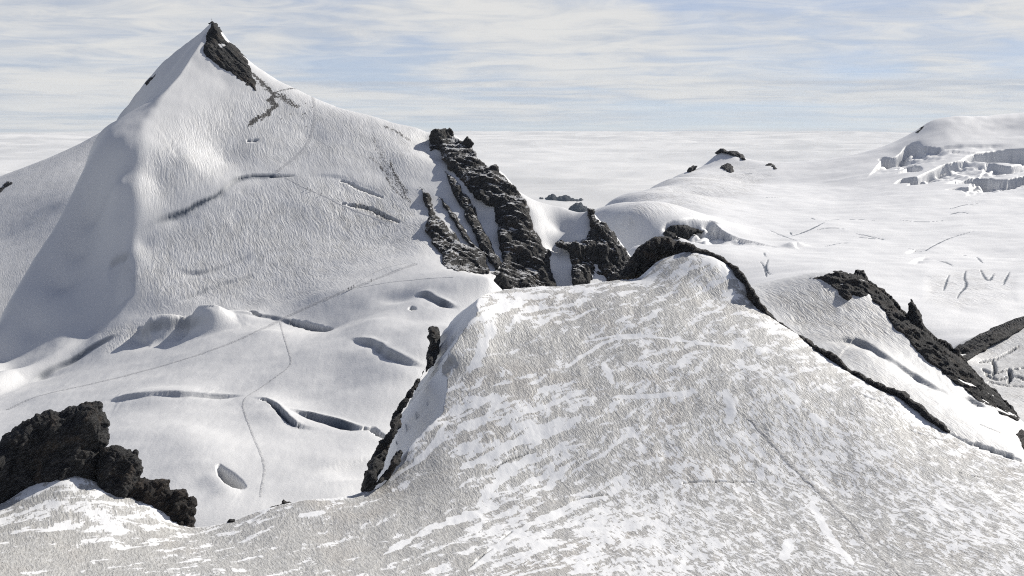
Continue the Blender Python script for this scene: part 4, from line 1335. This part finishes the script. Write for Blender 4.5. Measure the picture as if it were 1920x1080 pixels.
rock([(930, 517), (940, 510), (952, 522), (962, 540), (945, 545), (925, 530)], track([(945, 525, 770)], 0), 'small rock under the col, left of the dome top edge', M_ROCK, name='rock_rib', thick=4, step=1, size=5, amp=1.5, seed=56, jag=2)

# rock spine of the right ridge
rock([(1510, 524), (1533, 518), (1557, 510), (1573, 507), (1590, 513), (1600, 515), (1608, 505), (1618, 507), (1630, 527), (1643, 533), (1660, 543), (1677, 563), (1693, 583), (1715, 600), (1743, 622), (1757, 634), (1780, 643), (1786, 657), (1797, 654), (1806, 670), (1814, 684), (1830, 698), (1848, 718),
      (1864, 728), (1880, 747), (1900, 763), (1913, 788), (1907, 790), (1880, 779), (1847, 759), (1813, 735), (1793, 722), (1767, 702), (1747, 685), (1713, 652), (1687, 622), (1663, 592), (1643, 569), (1630, 553), (1613, 558), (1600, 554), (1588, 565), (1577, 555), (1560, 538), (1537, 524)],
     on(R, 1.0), 'long dark rock spine along the crest of the right snow ridge', M_ROCK, name='rock_spine', thick=3.5, step=1.3, size=5, amp=1.6, seed=61, grain=(0.6, -0.3, -0.7), jag=3, width=14)
rock([(1697, 598), (1703, 570), (1708, 561), (1713, 568), (1720, 580), (1728, 596), (1744, 622), (1758, 640), (1740, 655), (1715, 640), (1700, 615)], lean(640, 588, 560, 594), 'pointed dark rock spire rising from the rock spine', M_ROCK, name='rock_spire', thick=4, step=1, size=4, amp=1.3, seed=62, jag=2.5, width=12)
rock([(1785, 658), (1800, 645), (1813, 640), (1847, 623), (1880, 607), (1920, 593), (1990, 560), (2000, 590), (1920, 614), (1880, 638), (1847, 658), (1812, 678)], on(G, -1), 'smooth dark rock slope at the right edge behind the spine', M_ROCK, name='rock_slope', thick=6, step=1.4, size=9, amp=1.8, seed=63, jag=2.5, width=14)
rock([(1905, 815), (1912, 825), (1918, 842), (1930, 860), (1980, 900), (1990, 870), (1940, 820), (1915, 805)], on(R, 0), 'small dark rock at the right edge below the spine', M_ROCK, thick=3, step=1.2, size=3, amp=1, seed=64, jag=2)

# rocks of the small summit and plateau
rock([(1340, 287), (1348, 281), (1357, 279), (1366, 284), (1378, 284), (1388, 289), (1398, 300), (1390, 298), (1378, 292), (1365, 288), (1352, 285), (1343, 289)], on(E, 2), 'dark rock cap on the small snow summit at centre right', M_ROCK_FAR, thick=14, step=.9, size=16, amp=4, seed=71, jag=1.5, width=5)
rock([(1350, 314), (1358, 309), (1363, 306), (1370, 308), (1375, 313), (1376, 322), (1370, 325), (1362, 320)], on(E, 0), 'dark rock patch below the cap of the small snow summit', M_ROCK_FAR, thick=12, step=.9, size=14, amp=4, seed=72, jag=1.5, width=5)
rock([(1288, 322), (1292, 314), (1300, 310), (1308, 311), (1305, 317), (1294, 323)], on(E, 0), 'dark rock left of the small snow summit', M_ROCK_FAR, thick=10, step=.9, size=12, amp=3, seed=73, jag=1.5, width=4)
rock([(1432, 309), (1438, 308), (1447, 306), (1453, 311), (1460, 318), (1450, 316), (1442, 311)], on(E, 2), 'dark rock right of the small snow summit', M_ROCK_FAR, thick=10, step=.9, size=12, amp=3, seed=74, jag=1.5, width=4)
rock([(1716, 249), (1722, 244), (1727, 239), (1733, 236), (1730, 242), (1722, 249)], on(E, 2), 'small dark rock on the skyline of the ice dome', M_ROCK_FAR, thick=8, step=.8, size=10, amp=2.5, seed=75, jag=1, width=4)
rock([(1244, 440), (1252, 428), (1268, 424), (1282, 422), (1296, 426), (1310, 428), (1322, 432), (1316, 438), (1300, 440), (1290, 448), (1272, 448), (1255, 446)], on(E, 0), 'dark rock in the shaded hollow of the plateau', M_ROCK_FAR, thick=10, step=1, size=12, amp=4, seed=76, jag=3, width=6)

# distant summits above the clouds
M_DIST = rock_material('distant_rock', 60.0, mid=rgb(0.03, 0.032, 0.036), brown=rgb(0.04, 0.04, 0.04), pale=rgb(0.06, 0.06, 0.065))
for nm, poly, d, sd in [('distant_mountain', [(1005, 384), (1013, 370), (1022, 372), (1030, 366), (1037, 364), (1045, 370), (1053, 368), (1062, 366), (1070, 372), (1080, 374), (1090, 372), (1100, 378), (1112, 386), (1100, 396), (1010, 396)], 21500, 81),
                        ('distant_mountain', [(1066, 396), (1072, 388), (1080, 382), (1088, 381), (1096, 387), (1110, 391), (1126, 392), (1140, 400), (1130, 410), (1066, 410)], 19500, 82)]:
    o = crag(nm, poly, d, M_DIST, thick=260, step=.9, size=260, amp=60, seed=sd, jag=2, width=12)
    tag(o, kind='structure')

# ================================================================== CLOUD SEA (curved with the earth)
RE = 6371000.0
m, t, b, pos = new_mat('cloud_tops')
n = t.noise(t.mapping(pos, scale=(1, .55, 1)), 0.00035, 6.0, 0.6, 0.5)
t.l.new(t.mix(t.ramp(n, .35, .65), rgb(.66, .655, .64), rgb(.84, .825, .795)), b.inputs['Base Color'])
b.inputs['Roughness'].default_value = 1.0
b.inputs['Specular IOR Level'].default_value = 0.0
M_CLOUD = m
daz = np.linspace(-0.6, 0.6, 300)
dd = np.geomspace(4500, 170000, 300)
Dg, Ag = np.meshgrid(dd, daz, indexing='ij')
X = Dg * np.sin(Ag)
Y = Dg * np.cos(Ag)
q = np.stack([X, Y, 0 * X], -1)
Z = -1450 - Dg ** 2 / (2 * RE)
Z += 260 * fbm(q * [1 / 9000, 1 / 6000, 0], 5, 91, .5) + 45 * fbm(q / 1300, 3, 99)
Z += 120 * np.clip(fbm(q / 14000, 3, 93), -.5, 1)
i = np.arange(Z.size).reshape(Z.shape)
faces = np.stack([i[:-1, :-1], i[:-1, 1:], i[1:, 1:], i[1:, :-1]], -1).reshape(-1, 4)
cs = mesh_np('cloud_sea', np.stack([X, Y, Z], -1).reshape(-1, 3), faces, M_CLOUD, smooth=True)
tag(cs, 'pale sea of clouds stretching to the horizon', 'clouds', kind='stuff')

# ================================================================== TRAILS (trodden snow laid over the surface)
def trail_material(name='trodden_snow', lo=rgb(0.44, 0.445, 0.455), hi=rgb(0.62, 0.62, 0.62)):
    m, t, b, pos = new_mat(name)
    n = t.noise(pos, 0.9, 4.0, 0.65)
    t.l.new(t.mix(t.ramp(n, 0.3, 0.7), lo, hi), b.inputs['Base Color'])
    b.inputs['Roughness'].default_value = 0.8
    t.l.new(bump(t, n, 0.5), b.inputs['Normal'])
    return m


M_TRAIL = trail_material()
M_TRACK = trail_material('trodden_old_snow', rgb(0.36, 0.35, 0.33), rgb(0.66, 0.655, 0.64))


def trail(hf, px, width, label, dmin=0, name='trail', wob=0.5, mat=None):
    line = hf.drape(smooth_line(px), 3.0, dmin)
    # even spacing in plan
    seg = np.hypot(*(line[1:] - line[:-1]).T)
    cum = np.concatenate([[0], np.cumsum(seg)])
    n = max(4, int(cum[-1] / 1.2))
    s = np.linspace(0, cum[-1], n)
    x = np.interp(s, cum, line[:, 0])
    y = np.interp(s, cum, line[:, 1])
    for _ in range(6):
        x[2:-2] = np.convolve(x, np.ones(5) / 5, 'valid')
        y[2:-2] = np.convolve(y, np.ones(5) / 5, 'valid')
    tx = np.gradient(x)
    ty = np.gradient(y)
    l = np.hypot(tx, ty) + 1e-9
    nx, ny = -ty / l, tx / l
    wv = width * .5 * (1 + wob * np.array([gnoise(np.array([q * .3, 1.1, width]), 4) * 2 for q in s]))
    rows = []
    for f in (-1, -.4, .4, 1):
        X = x + nx * wv * f
        Y = y + ny * wv * f
        rows.append(np.stack([X, Y, hf.height(X, Y) + (0.10 if abs(f) < 1 else 0.03)], -1))
    v = np.concatenate(rows)
    i = np.arange(4 * n).reshape(4, n)
    f = np.concatenate([np.stack([i[r, :-1], i[r + 1, :-1], i[r + 1, 1:], i[r, 1:]], -1) for r in range(3)])
    return tag(mesh_np(name, v, f, mat or M_TRAIL, smooth=True), label, kind='structure')


trail(B, [(15, 768), (60, 746), (120, 731), (175, 719), (233, 705), (300, 687), (367, 667), (433, 643), (500, 613), (530, 597), (583, 573), (640, 549), (662, 540), (696, 527), (740, 509), (782, 494)], 3.0, 'main trodden trail crossing the basin up to the col')
trail(B, [(525, 603), (532, 630), (543, 665), (545, 685), (520, 705), (480, 732), (458, 748), (456, 765), (468, 800), (480, 830), (493, 862), (496, 885), (490, 915), (488, 932)], 1.0, 'thin side trail winding down the basin')
trail(B, [(586, 180), (591, 205), (588, 235), (580, 262), (570, 280), (545, 302), (520, 321)], 2.2, 'upper trail climbing the peak to its summit rocks')
trail(B, [(517, 321), (545, 339), (577, 355), (604, 366), (640, 384), (670, 397), (705, 409), (730, 425)], 1.5, 'trail crossing the snow face with three climbers')
trail(B, [(640, 549), (660, 536), (690, 517), (720, 503), (760, 494)], .5, 'faint track above the main trail near the col')
trail(B, [(670, 540), (720, 531), (780, 524), (850, 520)], .45, 'faint track running right towards the col')
trail(A, [(1404, 784), (1440, 822), (1500, 888), (1580, 962), (1640, 1030), (1705, 1095)], 1.25, 'grey trodden track down the right side of the snow dome', wob=.9, mat=M_TRACK)


# ================================================================== CLIMBERS
def flat(name, c, rough=.8):
    m, t, b, pos = new_mat(name)
    n = t.noise(pos, 9.0, 3.0)
    t.l.new(t.mix(n, rgb(c[0] * .75, c[1] * .75, c[2] * .75), rgb(*c)), b.inputs['Base Color'])
    b.inputs['Roughness'].default_value = rough
    return m


M_DARK = flat('dark_cloth', (0.03, 0.03, 0.035))
M_NAVY = flat('navy_cloth', (0.03, 0.04, 0.08))
M_RED = flat('dark_red_cloth', (0.10, 0.03, 0.03))
M_SKIN = flat('skin', (0.45, 0.28, 0.2), .6)
M_PACK = flat('pack_cloth', (0.06, 0.05, 0.045))


def skin_mesh(name, verts, edges, radii, sub=2):
    me = bpy.data.meshes.new(name)
    me.from_pydata(verts, edges, [])
    o = bpy.data.objects.new(name, me)
    COL.objects.link(o)
    o.modifiers.new('skin', 'SKIN')
    sv = me.skin_vertices[0].data
    for k, r in enumerate(radii):
        sv[k].radius = (r, r)
        sv[k].use_root = (k == 0)
    ss = o.modifiers.new('sub', 'SUBSURF')
    ss.levels = sub
    dg = bpy.context.evaluated_depsgraph_get()
    out = bpy.data.meshes.new_from_object(o.evaluated_get(dg))
    out.name = name
    bpy.data.objects.remove(o)
    for p_ in out.polygons:
        p_.use_smooth = True
    return out


def climber_meshes(stride):
    s = stride
    V = [(0, 0, .92), (0, .02, 1.12), (0, .05, 1.36), (0, .07, 1.46), (0, .09, 1.60), (0, .10, 1.70),              # pelvis chest neck head
         (-.10, 0, .88), (-.11, .16 * s, .50), (-.11, .10 * s, .10), (-.11, .26 * s, .04),                          # left leg
         (.10, 0, .88), (.11, -.08 * s, .48), (.11, -.26 * s, .12), (.11, -.12 * s, .04),                           # right leg
         (-.19, .05, 1.38), (-.25, .02 - .1 * s, 1.12), (-.26, .18, .98), (-.26, .24, .95),                          # left arm
         (.19, .05, 1.38), (.25, .06 + .1 * s, 1.12), (.26, .28, 1.02), (.26, .34, 1.00)]
    E_ = [(0, 1), (1, 2), (2, 3), (3, 4), (4, 5), (0, 6), (6, 7), (7, 8), (8, 9), (0, 10), (10, 11), (11, 12), (12, 13), (2, 14), (14, 15), (15, 16), (16, 17), (2, 18), (18, 19), (19, 20), (20, 21)]
    Rr = [.15, .15, .17, .065, .10, .085, .10, .075, .06, .05, .10, .075, .06, .05, .075, .055, .045, .04, .075, .055, .045, .04]
    body = skin_mesh('body', V, E_, Rr, 2)
    pack = bpy.data.meshes.new('backpack')
    bm = bmesh.new()
    bmesh.ops.create_cube(bm, size=1.0)
    for v in bm.verts:
        v.co = Vector((v.co.x * .30, -.21 + v.co.y * .20, 1.24 + v.co.z * .46))
    bmesh.ops.bevel(bm, geom=bm.edges[:], offset=.05, segments=2, affect='EDGES')
    bm.to_mesh(pack)
    bm.free()
    pole = bpy.data.meshes.new('walking_pole')
    bm = bmesh.new()
    bmesh.ops.create_cone(bm, cap_ends=True, segments=6, radius1=.012, radius2=.016, depth=1.15)
    for v in bm.verts:
        v.co += Vector((.27, .36, .52))
    bm.to_mesh(pole)
    bm.free()
    hat = bpy.data.meshes.new('hat')
    bm = bmesh.new()
    bmesh.ops.create_uvsphere(bm, u_segments=12, v_segments=8, radius=.125)
    for v in bm.verts:
        v.co = Vector((v.co.x, v.co.y + .10, max(v.co.z, -.01) * .95 + 1.66))
    bm.to_mesh(hat)
    bm.free()
    return body, pack, pole, hat


POSES = [climber_meshes(1.0), climber_meshes(-0.8)]


def climber(u, v, heading, label, group, pose, cloth, h=1.75):
    d = B.hit([u], [v])[0]
    az, _ = ray(u, v)
    x, y = d * math.sin(az), d * math.cos(az)
    z = float(B.height(x, y))
    e = bpy.data.objects.new('person', None)
    COL.objects.link(e)
    e.location = (x, y, z + 0.08)
    e.rotation_euler = (0, 0, heading)
    e.scale = (h / 1.78,) * 3
    tag(e, label, 'person', group)
    for nm, me, mt in zip(('body', 'backpack', 'walking_pole', 'hat'), POSES[pose], (cloth, M_PACK, M_DARK, M_RED if cloth is M_NAVY else M_DARK)):
        me2 = me.copy()
        me2.materials.clear()
        me2.materials.append(mt)
        o = bpy.data.objects.new(nm, me2)
        COL.objects.link(o)
        o.parent = e


G1 = 'roped climbers on the snow face'
G2 = 'climbers on the basin trail'
climber(576, 356, 1.2, 'uppermost of three dark-clothed climbers on the face trail', G1, 0, M_DARK)
climber(583, 359, 1.2, 'middle of three dark-clothed climbers on the face trail', G1, 1, M_NAVY)
climber(602, 367, 1.2, 'lowest of three dark-clothed climbers on the face trail', G1, 0, M_DARK)
climber(653, 545, -.9, 'rearmost of three climbers walking close together on the basin trail', G2, 0, M_DARK)
climber(658.5, 543, -.9, 'middle of three climbers walking close together on the basin trail', G2, 1, M_NAVY)
climber(663.5, 540.5, -.9, 'front one of three climbers walking close together on the basin trail', G2, 0, M_DARK)
climber(696, 529, -.9, 'single climber walking ahead on the basin trail', G2, 1, M_DARK)

# summit marker: thin post with a short crossbar
p = P(397, 41, B.hit([397], [44])[0])
bm = bmesh.new()
for (sx, sy, sz, oz) in [(.10, .10, 3.4, .6), (.9, .09, .10, 1.7)]:
    r = bmesh.ops.create_cube(bm, size=1.0)
    for v in r['verts']:
        v.co = Vector((v.co.x * sx, v.co.y * sy, v.co.z * sz + oz))
me = bpy.data.meshes.new('summit_cross')
bm.to_mesh(me)
bm.free()
me.materials.append(M_DARK)
o = bpy.data.objects.new('summit_cross', me)
COL.objects.link(o)
o.location = p
tag(o, 'thin dark post standing on the summit rock of the tall peak', 'summit cross')

# ================================================================== AIR
bm = bmesh.new()
bmesh.ops.create_cube(bm, size=1.0)
me = bpy.data.meshes.new('haze')
for v in bm.verts:
    v.co.x *= 60000
    v.co.y = 11000 + v.co.y * 30000
    v.co.z = -430 + v.co.z * 1400
bm.to_mesh(me)
bm.free()
hz = bpy.data.objects.new('haze', me)
COL.objects.link(hz)
tag(hz, 'thin blue haze in the far air', kind='stuff')
m = bpy.data.materials.new('haze_air')
m.use_nodes = True
t = NT(m.node_tree)
for nd in list(t.n):
    t.n.remove(nd)
vol = t.new('ShaderNodeVolumePrincipled')
vol.inputs['Color'].default_value = (0.62, 0.78, 1.0, 1)
vol.inputs['Density'].default_value = 0.75e-5
vol.inputs['Anisotropy'].default_value = 0.2
out = t.new('ShaderNodeOutputMaterial')
t.l.new(vol.outputs[0], out.inputs['Volume'])
me.materials.append(m)
